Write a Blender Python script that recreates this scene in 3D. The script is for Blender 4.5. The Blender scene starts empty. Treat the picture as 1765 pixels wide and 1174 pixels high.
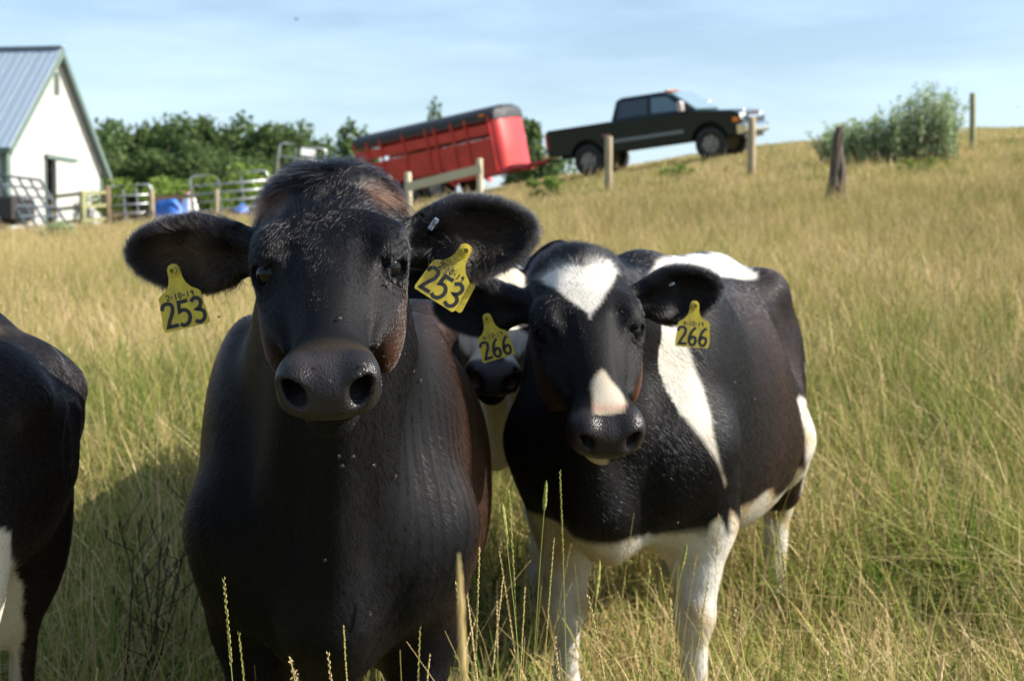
import bpy, bmesh, math, random
import numpy as np
from mathutils import Vector, Matrix
from mathutils.bvhtree import BVHTree
R = math.radians
random.seed(7)
scene = bpy.context.scene
COL = scene.collection

# ---------------------------------------------------------------- camera
CAM_Z = 1.30
FPX, CX, CY, PITCH = 2570.0, 882.5, 587.0, R(3.05)
cam_data = bpy.data.cameras.new('camera')
cam_data.sensor_width = 23.5
cam_data.lens = 23.5 * FPX / 1765.0
cam_data.clip_start = 0.05
cam_data.clip_end = 3000
cam_data.dof.use_dof = True
cam_data.dof.focus_distance = 2.16
cam_data.dof.aperture_fstop = 5.0
cam = bpy.data.objects.new('camera', cam_data)
cam.location = (0, 0, CAM_Z)
cam.rotation_euler = (R(90) - PITCH, 0, 0)
COL.objects.link(cam)
scene.camera = cam

# ---------------------------------------------------------------- sky and sun
SUN_DIR = Vector((0.84, -0.02, 0.55)).normalized()      # towards the sun
sun_el = math.asin(SUN_DIR.z)
sun_az = math.atan2(SUN_DIR.x, SUN_DIR.y)
world = bpy.data.worlds.new('World')
scene.world = world
world.use_nodes = True
wn, wl = world.node_tree.nodes, world.node_tree.links
wn.clear()
w_out = wn.new('ShaderNodeOutputWorld')
w_bg = wn.new('ShaderNodeBackground')
w_bg.inputs['Strength'].default_value = 0.08
w_sky = wn.new('ShaderNodeTexSky')
w_sky.sky_type = 'NISHITA'
w_sky.sun_disc = False
w_sky.sun_elevation = sun_el
w_sky.sun_rotation = sun_az
w_sky.air_density = 1.0
w_sky.dust_density = 1.0
w_sky.ozone_density = 2.0
# thin high cloud: streaks of pale vapour over the blue, laid out in sky directions
w_tc = wn.new('ShaderNodeTexCoord')
w_map = wn.new('ShaderNodeMapping')
w_map.inputs['Scale'].default_value = (2.2, 2.2, 13.0)
w_map.inputs['Rotation'].default_value = (0, R(6), 0)
w_noise = wn.new('ShaderNodeTexNoise')
w_noise.inputs['Scale'].default_value = 1.6
w_noise.inputs['Detail'].default_value = 6
w_noise.inputs['Roughness'].default_value = 0.55
w_ramp = wn.new('ShaderNodeValToRGB')
w_ramp.color_ramp.elements[0].position = 0.36
w_ramp.color_ramp.elements[0].color = (0.05, 0.05, 0.05, 1)
w_ramp.color_ramp.elements[1].position = 0.68
w_ramp.color_ramp.elements[1].color = (0.42, 0.42, 0.42, 1)
w_mix = wn.new('ShaderNodeMixRGB')
w_mix.inputs['Color2'].default_value = (6.2, 7.9, 9.8, 1)
wl.new(w_tc.outputs['Generated'], w_map.inputs['Vector'])
wl.new(w_map.outputs['Vector'], w_noise.inputs['Vector'])
wl.new(w_noise.outputs['Fac'], w_ramp.inputs['Fac'])
wl.new(w_ramp.outputs['Color'], w_mix.inputs['Fac'])
wl.new(w_sky.outputs['Color'], w_mix.inputs['Color1'])
wl.new(w_mix.outputs['Color'], w_bg.inputs['Color'])
wl.new(w_bg.outputs['Background'], w_out.inputs['Surface'])

sun_data = bpy.data.lights.new('sun', 'SUN')
sun_data.energy = 5.0
sun_data.angle = R(0.53)
sun_data.color = (1.0, 0.93, 0.82)
sun = bpy.data.objects.new('sun', sun_data)
sun.rotation_euler = (-SUN_DIR).to_track_quat('-Z', 'Y').to_euler()
sun.location = (20, -10, 20)
COL.objects.link(sun)

scene.view_settings.view_transform = 'Standard'
scene.view_settings.look = 'None'
scene.view_settings.gamma = 1.0
scene.view_settings.exposure = 1.15
scene.view_settings.use_curve_mapping = False
scene.render.engine = 'CYCLES'
scene.cycles.use_denoising = True
scene.cycles.max_bounces = 4
scene.cycles.diffuse_bounces = 2
scene.cycles.glossy_bounces = 2
scene.cycles.transmission_bounces = 2
scene.cycles.transparent_max_bounces = 4

# ---------------------------------------------------------------- ground shape and camera geometry
_gx = np.linspace(-80, 80, 641)
_gs = np.interp(_gx, [-80, -26, -4, 6, 14, 30, 80], [-0.040, -0.048, -0.014, 0.025, 0.039, 0.047, 0.049])
_k = np.hanning(17); _k /= _k.sum()
_gs = np.convolve(np.pad(_gs, 8, 'edge'), _k, 'valid')
def sstep(a, b, x):
    t = np.clip((np.asarray(x, float) - a) / (b - a), 0, 1)
    return t * t * (3 - 2 * t)
def gz(x, y):
    """height of the pasture at x, y (world)"""
    x = np.asarray(x, float); y = np.asarray(y, float)
    crest = 46.0 + 26.0 * sstep(-6, -15, x)
    over = np.maximum(y - crest, 0)
    ye = np.minimum(np.maximum(y, 0), crest)
    slope = 0.0770 + np.interp(x, _gx, _gs)
    z = ye * slope * sstep(0, 8, y)
    z = z - 0.05 * over * (over / (over + 8.0))
    z = z + 0.035 * np.sin(x * 0.9 + 0.7 * np.sin(y * 0.33)) * np.cos(y * 0.55) * sstep(4, 9, y)
    return z - 0.03
def ray(px, py):
    d = Vector(((px - CX) / FPX, 1.0, (CY - py) / FPX))
    c, s = math.cos(PITCH), math.sin(PITCH)
    return Vector((d.x, d.y * c + d.z * s, -d.y * s + d.z * c))
def at(px, py, depth):
    """world point at a photo pixel, depth metres along +Y"""
    r = ray(px, py)
    return Vector((0, 0, CAM_Z)) + r * (depth / r.y)
def on_ground(px, depth):
    """ground point below a pixel column at a depth"""
    x = (px - CX) / FPX * depth * 1.0
    return Vector((x, depth, float(gz(x, depth))))
def proj(p):
    d = Vector(p) - Vector((0, 0, CAM_Z))
    c, s = math.cos(PITCH), math.sin(PITCH)
    y = d.y * c - d.z * s; z = d.y * s + d.z * c
    return CX + FPX * d.x / y, CY - FPX * z / y

# ---------------------------------------------------------------- materials
MATS = {}
def mat(name, color, rough=0.7, metal=0.0, var=0.0, vscale=8.0, bump=0.0, bscale=40.0, spec=0.5, stretch=None, color2=None, coat=0.0):
    """principled material; var mixes towards color2 (or a darker tone) with noise"""
    if name in MATS: return MATS[name]
    m = bpy.data.materials.new(name); m.use_nodes = True
    nt = m.node_tree; b = nt.nodes['Principled BSDF']
    b.inputs['Base Color'].default_value = (*color, 1)
    b.inputs['Roughness'].default_value = rough
    b.inputs['Metallic'].default_value = metal
    b.inputs['Specular IOR Level'].default_value = spec
    b.inputs['Coat Weight'].default_value = coat
    if var or bump:
        tc = nt.nodes.new('ShaderNodeTexCoord'); mp = nt.nodes.new('ShaderNodeMapping')
        nt.links.new(tc.outputs['Object'], mp.inputs['Vector'])
        if stretch: mp.inputs['Scale'].default_value = stretch
    if var:
        n = nt.nodes.new('ShaderNodeTexNoise'); n.inputs['Scale'].default_value = vscale; n.inputs['Detail'].default_value = 6
        n.inputs['Roughness'].default_value = 0.65
        r = nt.nodes.new('ShaderNodeValToRGB')
        c2 = color2 or tuple(c * 0.5 for c in color)
        r.color_ramp.elements[0].position = 0.35; r.color_ramp.elements[1].position = 0.68
        r.color_ramp.elements[0].color = (*[c * (1 - var) + d * var for c, d in zip(color, c2)], 1)
        r.color_ramp.elements[1].color = (*color, 1)
        nt.links.new(mp.outputs['Vector'], n.inputs['Vector'])
        nt.links.new(n.outputs['Fac'], r.inputs['Fac'])
        nt.links.new(r.outputs['Color'], b.inputs['Base Color'])
    if bump:
        n = nt.nodes.new('ShaderNodeTexNoise'); n.inputs['Scale'].default_value = bscale; n.inputs['Detail'].default_value = 4
        bp = nt.nodes.new('ShaderNodeBump'); bp.inputs['Strength'].default_value = bump; bp.inputs['Distance'].default_value = 0.02
        nt.links.new(mp.outputs['Vector'], n.inputs['Vector'])
        nt.links.new(n.outputs['Fac'], bp.inputs['Height'])
        nt.links.new(bp.outputs['Normal'], b.inputs['Normal'])
    MATS[name] = m
    return m

# ---------------------------------------------------------------- mesh helpers
class MB:
    def __init__(s): s.v = []; s.f = []
    def add(s, vs, fs, M=None):
        o = len(s.v)
        s.v += [tuple(M @ Vector(p)) if M else tuple(p) for p in vs]
        s.f += [tuple(i + o for i in f) for f in fs]
        return s
    def box(s, c, d, M=None):
        x, y, z = d[0] / 2, d[1] / 2, d[2] / 2
        vs = [(c[0] + i * x, c[1] + j * y, c[2] + k * z) for i in (-1, 1) for j in (-1, 1) for k in (-1, 1)]
        return s.add(vs, [(0, 1, 3, 2), (4, 6, 7, 5), (0, 4, 5, 1), (2, 3, 7, 6), (0, 2, 6, 4), (1, 5, 7, 3)], M)
    def tube(s, pts, rad, n=8, cap=True, M=None):
        pts = [Vector(p) for p in pts]
        if not hasattr(rad, '__len__'): rad = [rad] * len(pts)
        vs, fs = [], []
        ref = None
        for i, p in enumerate(pts):
            t = (pts[min(i + 1, len(pts) - 1)] - pts[max(i - 1, 0)]).normalized()
            if ref is None:
                ref = Vector((0, 0, 1)) if abs(t.z) < 0.9 else Vector((1, 0, 0))
            a = t.cross(ref).normalized(); b = t.cross(a).normalized()
            ref = -b if False else ref
            for k in range(n):
                q = 2 * math.pi * k / n
                vs.append(p + (a * math.cos(q) + b * math.sin(q)) * rad[i])
        for i in range(len(pts) - 1):
            for k in range(n):
                k2 = (k + 1) % n
                fs.append((i * n + k, i * n + k2, (i + 1) * n + k2, (i + 1) * n + k))
        if cap:
            fs.append(tuple(range(n - 1, -1, -1))); fs.append(tuple(range((len(pts) - 1) * n, len(pts) * n)))
        return s.add(vs, fs, M)
    def extrude(s, poly, y0, y1, M=None, shrink=None):
        """poly (x,z) extruded along y"""
        n = len(poly)
        vs = [(x, y0, z) for x, z in poly] + [(x, y1, z) for x, z in poly]
        fs = [tuple(range(n)), tuple(range(2 * n - 1, n - 1, -1))] + [(i, i + n, (i + 1) % n + n, (i + 1) % n) for i in range(n)]
        return s.add(vs, fs, M)
    def mesh(s, name):
        me = bpy.data.meshes.new(name); me.from_pydata(s.v, [], s.f); me.validate()
        bm = bmesh.new(); bm.from_mesh(me); bmesh.ops.recalc_face_normals(bm, faces=bm.faces); bm.to_mesh(me); bm.free()
        return me
    def build(s, name, m, parent=None, smooth=False, bevel=0.0, loc=None):
        me = s.mesh(name)
        return link(name, me, m, parent, smooth, bevel, loc)
def link(name, me, m, parent=None, smooth=False, bevel=0.0, loc=None):
    if m is not None and not me.materials: me.materials.append(m)
    o = bpy.data.objects.new(name, me); COL.objects.link(o)
    if smooth:
        me.polygons.foreach_set('use_smooth', [True] * len(me.polygons))
    if parent: o.parent = parent
    if loc is not None: o.location = loc
    if bevel:
        b = o.modifiers.new('bevel', 'BEVEL'); b.width = bevel; b.segments = 2; b.limit_method = 'ANGLE'; b.angle_limit = R(35)
    return o
def empty(name, loc=(0, 0, 0), rot=None):
    o = bpy.data.objects.new(name, None); COL.objects.link(o); o.location = loc
    o.empty_display_size = 0.2
    if rot is not None: o.rotation_euler = rot
    return o
def tag(o, label=None, cat=None, group=None, kind=None):
    if label: o['label'] = label
    if cat: o['category'] = cat
    if group: o['group'] = group
    if kind: o['kind'] = kind
    return o
def copy_tree(o, parent=None):
    c = o.copy(); COL.objects.link(c)
    if parent: c.parent = parent
    for ch in list(o.children): copy_tree(ch, c)
    return c
def frame(origin, xdir, up=Vector((0, 0, 1))):
    x = Vector(xdir).normalized(); y = Vector(up).cross(x).normalized(); z = x.cross(y)
    M = Matrix((x, y, z)).transposed().to_4x4(); M.translation = Vector(origin)
    return M
# ================================================================ ground
def ground_material():
    m = bpy.data.materials.new('pasture_soil'); m.use_nodes = True
    nt = m.node_tree; b = nt.nodes['Principled BSDF']; b.inputs['Roughness'].default_value = 0.95
    b.inputs['Specular IOR Level'].default_value = 0.1
    geo = nt.nodes.new('ShaderNodeNewGeometry')
    def noise(sc, det=5):
        n = nt.nodes.new('ShaderNodeTexNoise'); n.inputs['Scale'].default_value = sc; n.inputs['Detail'].default_value = det
        nt.links.new(geo.outputs['Position'], n.inputs['Vector']); return n
    a, c = noise(0.35), noise(3.5, 8)
    r1 = nt.nodes.new('ShaderNodeValToRGB')
    r1.color_ramp.elements[0].position = 0.38; r1.color_ramp.elements[0].color = (0.17, 0.16, 0.06, 1)
    r1.color_ramp.elements[1].position = 0.62; r1.color_ramp.elements[1].color = (0.34, 0.28, 0.13, 1)
    r2 = nt.nodes.new('ShaderNodeValToRGB')
    r2.color_ramp.elements[0].position = 0.3; r2.color_ramp.elements[0].color = (0.45, 0.45, 0.4, 1)
    r2.color_ramp.elements[1].position = 0.7; r2.color_ramp.elements[1].color = (1, 1, 1, 1)
    mx = nt.nodes.new('ShaderNodeMixRGB'); mx.blend_type = 'MULTIPLY'; mx.inputs['Fac'].default_value = 1
    nt.links.new(a.outputs['Fac'], r1.inputs['Fac']); nt.links.new(c.outputs['Fac'], r2.inputs['Fac'])
    nt.links.new(r1.outputs['Color'], mx.inputs['Color1']); nt.links.new(r2.outputs['Color'], mx.inputs['Color2'])
    nt.links.new(mx.outputs['Color'], b.inputs['Base Color'])
    bp = nt.nodes.new('ShaderNodeBump'); bp.inputs['Strength'].default_value = 0.8; bp.inputs['Distance'].default_value = 0.06
    nt.links.new(c.outputs['Fac'], bp.inputs['Height']); nt.links.new(bp.outputs['Normal'], b.inputs['Normal'])
    return m
xs = np.unique(np.concatenate([np.linspace(-900, -80, 24), np.linspace(-80, -26, 28), np.linspace(-26, 26, 130), np.linspace(26, 80, 28), np.linspace(80, 900, 24)]))
ys = np.unique(np.concatenate([np.linspace(-300, -6, 16), np.linspace(-6, 80, 190), np.linspace(80, 200, 24), np.linspace(200, 1500, 16)]))
gxx, gyy = np.meshgrid(xs, ys)
def gz_far(x, y):
    return np.maximum(gz(np.clip(x, -80, 80), y), -8.0)
gv = np.stack([gxx.ravel(), gyy.ravel(), gz_far(gxx, gyy).ravel()], 1)
nx_, ny_ = len(xs), len(ys)
ii = (np.arange(ny_ - 1)[:, None] * nx_ + np.arange(nx_ - 1)[None, :]).ravel()
gf = np.stack([ii, ii + 1, ii + nx_ + 1, ii + nx_], 1)
me = bpy.data.meshes.new('pasture_ground'); me.from_pydata(gv.tolist(), [], gf.tolist())
ground = link('pasture_ground', me, ground_material(), smooth=True)
tag(ground, 'sloping pasture ground of dry straw coloured grass', 'ground', kind='structure')

# ================================================================ grass
def grass_material(name, cols, trans=0.35, patch=0.0):
    """leaf colours from a ramp: the blade's own tint, the tuft's random value and (patch) a slow drift across the field"""
    m = bpy.data.materials.new(name); m.use_nodes = True
    nt = m.node_tree; nt.nodes.clear()
    out = nt.nodes.new('ShaderNodeOutputMaterial')
    at_ = nt.nodes.new('ShaderNodeAttribute'); at_.attribute_name = 'tint'
    val = at_.outputs['Fac']
    if patch:
        geo = nt.nodes.new('ShaderNodeNewGeometry')
        for sc_, amp in ((.30, patch), (1.7, patch * .55)):
            n = nt.nodes.new('ShaderNodeTexNoise'); n.inputs['Scale'].default_value = sc_; n.inputs['Detail'].default_value = 2
            nt.links.new(geo.outputs['Position'], n.inputs['Vector'])
            ma = nt.nodes.new('ShaderNodeMath'); ma.operation = 'MULTIPLY_ADD'; ma.inputs[1].default_value = amp * 3.0; ma.inputs[2].default_value = -amp * 1.5
            nt.links.new(n.outputs['Fac'], ma.inputs[0])
            ad = nt.nodes.new('ShaderNodeMath'); ad.operation = 'ADD'
            nt.links.new(val, ad.inputs[0]); nt.links.new(ma.outputs[0], ad.inputs[1]); val = ad.outputs[0]
    r = nt.nodes.new('ShaderNodeValToRGB')
    e = r.color_ramp.elements
    e[0].position = 0.0; e[0].color = (*cols[0], 1); e[1].position = 1.0; e[1].color = (*cols[-1], 1)
    for i, c in enumerate(cols[1:-1]): e.new((i + 1) / (len(cols) - 1)).color = (*c, 1)
    nt.links.new(val, r.inputs['Fac'])
    d = nt.nodes.new('ShaderNodeBsdfPrincipled'); d.inputs['Roughness'].default_value = 0.75; d.inputs['Specular IOR Level'].default_value = 0.04
    t = nt.nodes.new('ShaderNodeBsdfTranslucent')
    mx = nt.nodes.new('ShaderNodeMixShader'); mx.inputs['Fac'].default_value = trans
    nt.links.new(r.outputs['Color'], d.inputs['Base Color']); nt.links.new(r.outputs['Color'], t.inputs['Color'])
    nt.links.new(d.outputs[0], mx.inputs[1]); nt.links.new(t.outputs[0], mx.inputs[2])
    nt.links.new(mx.outputs[0], out.inputs['Surface'])
    return m
GM_FIELD = grass_material('pasture_grass_blades', [(0.075, 0.145, 0.024), (0.14, 0.215, 0.037), (0.25, 0.28, 0.066), (0.40, 0.34, 0.125), (0.55, 0.42, 0.205), (0.63, 0.49, 0.27), (0.69, 0.56, 0.34)], .32, .19)
GM_HEAD = grass_material('grass_seed_stalks', [(0.22, 0.27, 0.07), (0.42, 0.39, 0.13), (0.60, 0.47, 0.22), (0.68, 0.54, 0.31)])

def blade(vs, fs, tn, base, h, w, lean, az, tint, seg=4):
    """curved tapering grass blade as a folded strip"""
    ca, sa = math.cos(az), math.sin(az)
    wa = az + math.pi / 2 + random.uniform(-.5, .5)
    wx, wy = math.cos(wa), math.sin(wa)
    o = len(vs)
    for i in range(seg + 1):
        t = i / seg
        r = lean * h * t * t
        z = h * (t - 0.28 * lean * t * t)
        ww = w * (1 - t ** 1.6) * (0.75 + 0.5 * min(1, 3 * t)) / 2 + 0.0002
        p = (base[0] + ca * r, base[1] + sa * r, z)
        vs.append((p[0] - wx * ww, p[1] - wy * ww, p[2])); vs.append((p[0] + wx * ww, p[1] + wy * ww, p[2]))
        tn += [tint, tint]
    for i in range(seg):
        a = o + i * 2
        fs.append((a, a + 1, a + 3, a + 2))
def stalk(vs, fs, tn, base, h, r0, lean, az, tint, head, hw, kind='spike'):
    """thin stem with a seed head"""
    ca, sa = math.cos(az), math.sin(az)
    def pt(t):
        r = lean * h * t * t
        return Vector((base[0] + ca * r, base[1] + sa * r, h * (t - 0.2 * lean * t * t)))
    n = 3; seg = 6
    o = len(vs)
    for i in range(seg + 1):
        t = i / seg; p = pt(t); rr = r0 * (1 - 0.55 * t)
        for k in range(n):
            q = 2 * math.pi * k / n
            vs.append((p.x + rr * math.cos(q), p.y + rr * math.sin(q), p.z)); tn.append(tint * 0.7)
    for i in range(seg):
        for k in range(n):
            fs.append((o + i * n + k, o + i * n + (k + 1) % n, o + (i + 1) * n + (k + 1) % n, o + (i + 1) * n + k))
    # spikelets alternate up the last part of the stem
    if kind == 'spike':
        m = int(max(6, head / (hw * 1.5))); rot = random.uniform(0, 6)
        for j in range(m):
            t = min(1, 1 - head / h * (1 - (j + random.uniform(-.4, .4)) / (m - 1))); p = pt(t); up = (pt(min(1, t + .02)) - pt(t - .02)).normalized()
            q = rot + (j % 2) * math.pi + random.uniform(-.4, .4)
            side = Vector((math.cos(q), math.sin(q), 0))
            L = hw * random.uniform(2.6, 3.6) * (1 - 0.45 * j / m); W = hw * 0.5
            cr = up.cross(side).normalized()
            tip = p + up * L * 1.35 + side * hw * 0.55
            mid = p + up * L * 0.55 + side * hw * 0.40
            o = len(vs)
            for a in (p, mid + cr * W, tip, mid - cr * W, mid + side * W * 0.8): vs.append(tuple(a)); tn.append(min(1, tint + random.uniform(0, .3)))
            fs += [(o, o + 1, o + 4), (o + 1, o + 2, o + 4), (o + 2, o + 3, o + 4), (o + 3, o, o + 4), (o, o + 3, o + 2, o + 1)]
    elif kind == 'brush':
        m = 26; rings = 12
        o = len(vs); nn = 7
        for i in range(rings + 1):
            t = 1 - head / h * (1 - i / rings); p = pt(t)
            rr = hw * (math.sin(math.pi * min(1, max(0.02, i / rings)) ** 0.75) ** 0.4) * (1 if i < rings else 0.1)
            for k in range(nn):
                q = 2 * math.pi * k / nn + (i % 2) * math.pi / nn
                r2 = rr * random.uniform(0.8, 1.2)
                vs.append((p.x + r2 * math.cos(q), p.y + r2 * math.sin(q), p.z)); tn.append(min(1, tint + random.uniform(-.15, .25)))
        for i in range(rings):
            for k in range(nn):
                fs.append((o + i * nn + k, o + i * nn + (k + 1) % nn, o + (i + 1) * nn + (k + 1) % nn, o + (i + 1) * nn + k))
    else:   # open tufted panicle
        m = 34
        for j in range(m):
            u = random.random(); t = 1 - head / h * (1 - u); p = pt(t)
            q = random.uniform(0, 6.28); side = Vector((math.cos(q), math.sin(q), random.uniform(0, .7)))
            c = p + side * hw * random.uniform(0.3, 1.0) * (1.15 - u)
            a = Vector((random.uniform(-1, 1), random.uniform(-1, 1), random.uniform(.3, 1))).normalized() * hw * 0.32
            b_ = a.cross(Vector((random.uniform(-1, 1), random.uniform(-1, 1), .1))).normalized() * hw * 0.13
            o = len(vs)
            for s_ in (c - a, c + b_, c + a, c - b_): vs.append(tuple(s_)); tn.append(min(1, tint + random.uniform(-.2, .3)))
            fs.append((o, o + 1, o + 2, o + 3))
def tint_mesh(name, vs, fs, tn, m, split=None):
    me = bpy.data.meshes.new(name); me.from_pydata([tuple(v) for v in vs], [], fs)
    a = me.attributes.new('tint', 'FLOAT', 'POINT'); a.data.foreach_set('value', np.clip(np.array(tn, np.float32), 0, 1))
    me.materials.append(m)
    return me
SRC = {}
def make_tile(size, dens, nb, rad, h, w, dry, seg, heads, head_w, hh):
    """one square patch of turf: tufts of blades with seed stalks"""
    vs, fs, tn = [], [], []
    n = int(size * size * dens)
    for _ in range(n):
        cx_, cy_ = random.uniform(-size / 2, size / 2), random.uniform(-size / 2, size / 2)
        tone = random.gauss(dry, .20); tall = random.uniform(.65, 1.2)
        for _b in range(nb):
            r = rad * math.sqrt(random.random()); q = random.uniform(0, 6.28)
            hb = random.uniform(*h) * tall
            ln = random.uniform(.1, .8) if random.random() < .7 else random.uniform(.8, 1.9)
            blade(vs, fs, tn, (cx_ + r * math.cos(q), cy_ + r * math.sin(q)), hb, w * random.uniform(.5, 1.45), ln, random.uniform(0, 6.28), tone + random.gauss(0, .16), seg)
        for _s in range(heads if tone > dry - .1 else max(0, heads - 2)):
            r = rad * math.sqrt(random.random()); q = random.uniform(0, 6.28); hs_ = random.uniform(*hh) * tall
            stalk(vs, fs, tn, (cx_ + r * math.cos(q), cy_ + r * math.sin(q)), hs_, w * .2, random.uniform(.02, .45), random.uniform(0, 6.28), tone + random.uniform(.05, .3), hs_ * random.uniform(.14, .26), head_w, random.choice(['spike', 'panicle', 'thin']))
    return tint_mesh('turf_patch', vs, fs, tn, GM_FIELD)
def tile_source(kind, n_var, size, **kw):
    c = bpy.data.collections.new('source_' + kind)
    for i in range(n_var):
        o = bpy.data.objects.new('turf_%s_%02d' % (kind, i), make_tile(size, **kw)); c.objects.link(o)
    SRC[kind] = (c, n_var, size)
tile_source('near', 4, 1.0, dens=105, nb=24, rad=.10, h=(.11, .47), w=.0054, dry=.43, seg=4, heads=2, head_w=.0030, hh=(.36, .66))
tile_source('trampled', 2, 1.0, dens=130, nb=22, rad=.12, h=(.07, .28), w=.0052, dry=.48, seg=4, heads=1, head_w=.0030, hh=(.25, .40))
tile_source('middle', 4, 2.0, dens=30, nb=32, rad=.22, h=(.14, .44), w=.008, dry=.58, seg=3, heads=5, head_w=.006, hh=(.36, .60))
tile_source('far', 3, 4.0, dens=9, nb=40, rad=.40, h=(.10, .32), w=.018, dry=.54, seg=2, heads=3, head_w=.012, hh=(.28, .42))
tile_source('lane', 2, 4.0, dens=9, nb=44, rad=.45, h=(.04, .12), w=.018, dry=.56, seg=2, heads=0, head_w=.01, hh=(.1, .2))
def turf(name, kind, cells, label):
    c, nv, size = SRC[kind]
    cells = np.asarray(cells, float); n = len(cells)
    me = bpy.data.meshes.new(name)
    x, y = cells[:, 0], cells[:, 1]; e_ = size * .4
    z = gz(x, y); gx_ = (gz(x + e_, y) - gz(x - e_, y)) / (2 * e_); gy_ = (gz(x, y + e_) - gz(x, y - e_)) / (2 * e_)
    me.from_pydata(np.stack([x, y, z - .012], 1).tolist(), [], [])
    rg = np.random.default_rng(n + len(name)); rot = np.zeros((n, 3), np.float32)
    for i in range(n):
        up = Vector((-gx_[i], -gy_[i], 1)).normalized()
        q = Vector((0, 0, 1)).rotation_difference(up).to_matrix() @ Matrix.Rotation(math.pi / 2 * int(rg.integers(0, 4)), 3, 'Z')
        rot[i] = q.to_euler('XYZ')
    a = me.attributes.new('rot', 'FLOAT_VECTOR', 'POINT'); a.data.foreach_set('vector', rot.ravel())
    a = me.attributes.new('idx', 'INT', 'POINT'); a.data.foreach_set('value', rg.integers(0, nv, n).astype(np.int32))
    o = bpy.data.objects.new(name, me); COL.objects.link(o)
    ng = bpy.data.node_groups.new(name + '_nodes', 'GeometryNodeTree')
    ng.interface.new_socket('Geometry', in_out='INPUT', socket_type='NodeSocketGeometry')
    ng.interface.new_socket('Geometry', in_out='OUTPUT', socket_type='NodeSocketGeometry')
    N, L = ng.nodes, ng.links
    gi, go = N.new('NodeGroupInput'), N.new('NodeGroupOutput')
    ci = N.new('GeometryNodeCollectionInfo'); ci.inputs['Collection'].default_value = c
    ci.inputs['Separate Children'].default_value = True; ci.inputs['Reset Children'].default_value = True
    ip = N.new('GeometryNodeInstanceOnPoints'); ip.inputs['Pick Instance'].default_value = True
    def attr(nm, ty):
        q = N.new('GeometryNodeInputNamedAttribute'); q.data_type = ty; q.inputs['Name'].default_value = nm
        return q.outputs['Attribute']
    L.new(gi.outputs[0], ip.inputs['Points']); L.new(ci.outputs[0], ip.inputs['Instance'])
    L.new(attr('idx', 'INT'), ip.inputs['Instance Index']); L.new(attr('rot', 'FLOAT_VECTOR'), ip.inputs['Rotation'])
    L.new(ip.outputs[0], go.inputs[0])
    md = o.modifiers.new('turf', 'NODES'); md.node_group = ng
    tag(o, label, 'grass', kind='stuff')
    return o
def cells(y0, y1, size, half=lambda y: .37 * y + 1.0, x0=None, x1=None):
    out = []
    ny = int(round((y1 - y0) / size))
    for j in range(ny):
        yc = y0 + (j + .5) * size; hx = half(yc + size / 2)
        k = int(math.ceil(hx / size))
        for i in range(-k, k + 1):
            xc = i * size
            if (x0 is not None and xc < x0) or (x1 is not None and xc > x1): continue
            out.append((xc, yc))
    return out
near = cells(1.5, 8.5, 1.0)
tramp = [c for c in near if (c[0] in (0.0, 1.0) and 3.5 <= c[1] < 5.0) or (c[0] == 0.0 and 3.5 <= c[1] < 5)]
near = [c for c in near if c not in tramp]
turf('near_grass', 'near', near, 'long green and straw grass around the herd')
turf('trampled_grass', 'trampled', tramp, 'shorter trampled grass under the feet of the herd')
turf('middle_grass', 'middle', cells(8.5, 22.5, 2.0), 'tall straw coloured grass on the slope behind the cows')
turf('far_grass', 'far', cells(22.5, 38.5, 4.0, lambda y: .37 * y + 2), 'straw and green grass below the pasture fence')
turf('pen_grass', 'far', cells(38.5, 42.5, 4.0, lambda y: .37 * y + 2, x1=-7), 'straw grass in front of the pens')
turf('lane_grass', 'lane', cells(38.5, 50.5, 4.0, lambda y: .37 * y + 4, x0=-5), 'short mown grass of the lane under the truck')
# ================================================================ barn
M_WHITE = mat('white_painted_siding', (0.39, 0.39, 0.375), .6, var=.18, vscale=1.2, stretch=(1, 1, .2), color2=(.36, .35, .31))
M_GREEN = mat('dark_green_trim', (0.115, 0.165, 0.14), .5, var=.3)
M_ROOF = mat('galvanised_roof', (0.34, 0.42, 0.50), .5, .35, var=.2, vscale=2, color2=(.28, .34, .40))
M_DARK = mat('dark_interior', (0.02, 0.018, 0.015), .9)
A = on_ground(15, 52.0); Bp = on_ground(178, 60.0)
e1 = Vector((Bp.x - A.x, Bp.y - A.y, 0)); span = e1.length; e1.normalize()
e2 = Vector((-e1.y, e1.x, 0))                                   # along the ridge, away to the left
base_z = min(A.z, Bp.z)
BM = Matrix((e2, e1, Vector((0, 0, 1)))).transposed().to_4x4(); BM.translation = Vector((A.x, A.y, base_z))
barn = empty('barn', (A.x, A.y, base_z)); barn.matrix_world = BM
tag(barn, 'white barn with grey metal roof, green trim and half open sliding door', 'barn')
zl = at(15, 243, 52).z - base_z; zr = at(180, 292, 60).z - base_z; zp = at(101, 84, 56).z - base_z; yp = span * .5
LEN = 11.0
def top_z(y): return np.interp(y, [0, yp, span], [zl, zp, zr])
def gable(x0, x1, door):
    n = 9; ed = sorted(list(np.linspace(0, span, n + 1)) + [3.05, 3.75])
    for a, b in zip(ed[:-1], ed[1:]):
        if b - a < .02: continue
        lo = 2.95 if (door and a >= 3.0 and b <= 3.8) else -.6
        pts = [(a + .010, lo), (b - .010, lo), (b - .010, float(top_z(b - .010)))]
        if a < yp < b: pts.append((yp, zp))
        pts.append((a + .010, float(top_z(a + .010))))
        m = MB(); k = len(pts)
        m.add([(x0, y, z) for y, z in pts] + [(x1, y, z) for y, z in pts], [tuple(range(k)), tuple(range(2 * k - 1, k - 1, -1))] + [(i, (i + 1) % k, (i + 1) % k + k, i + k) for i in range(k)])
        m.build('wall_panel', M_WHITE, barn)
gable(0, .08, True)
m = MB()
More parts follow.
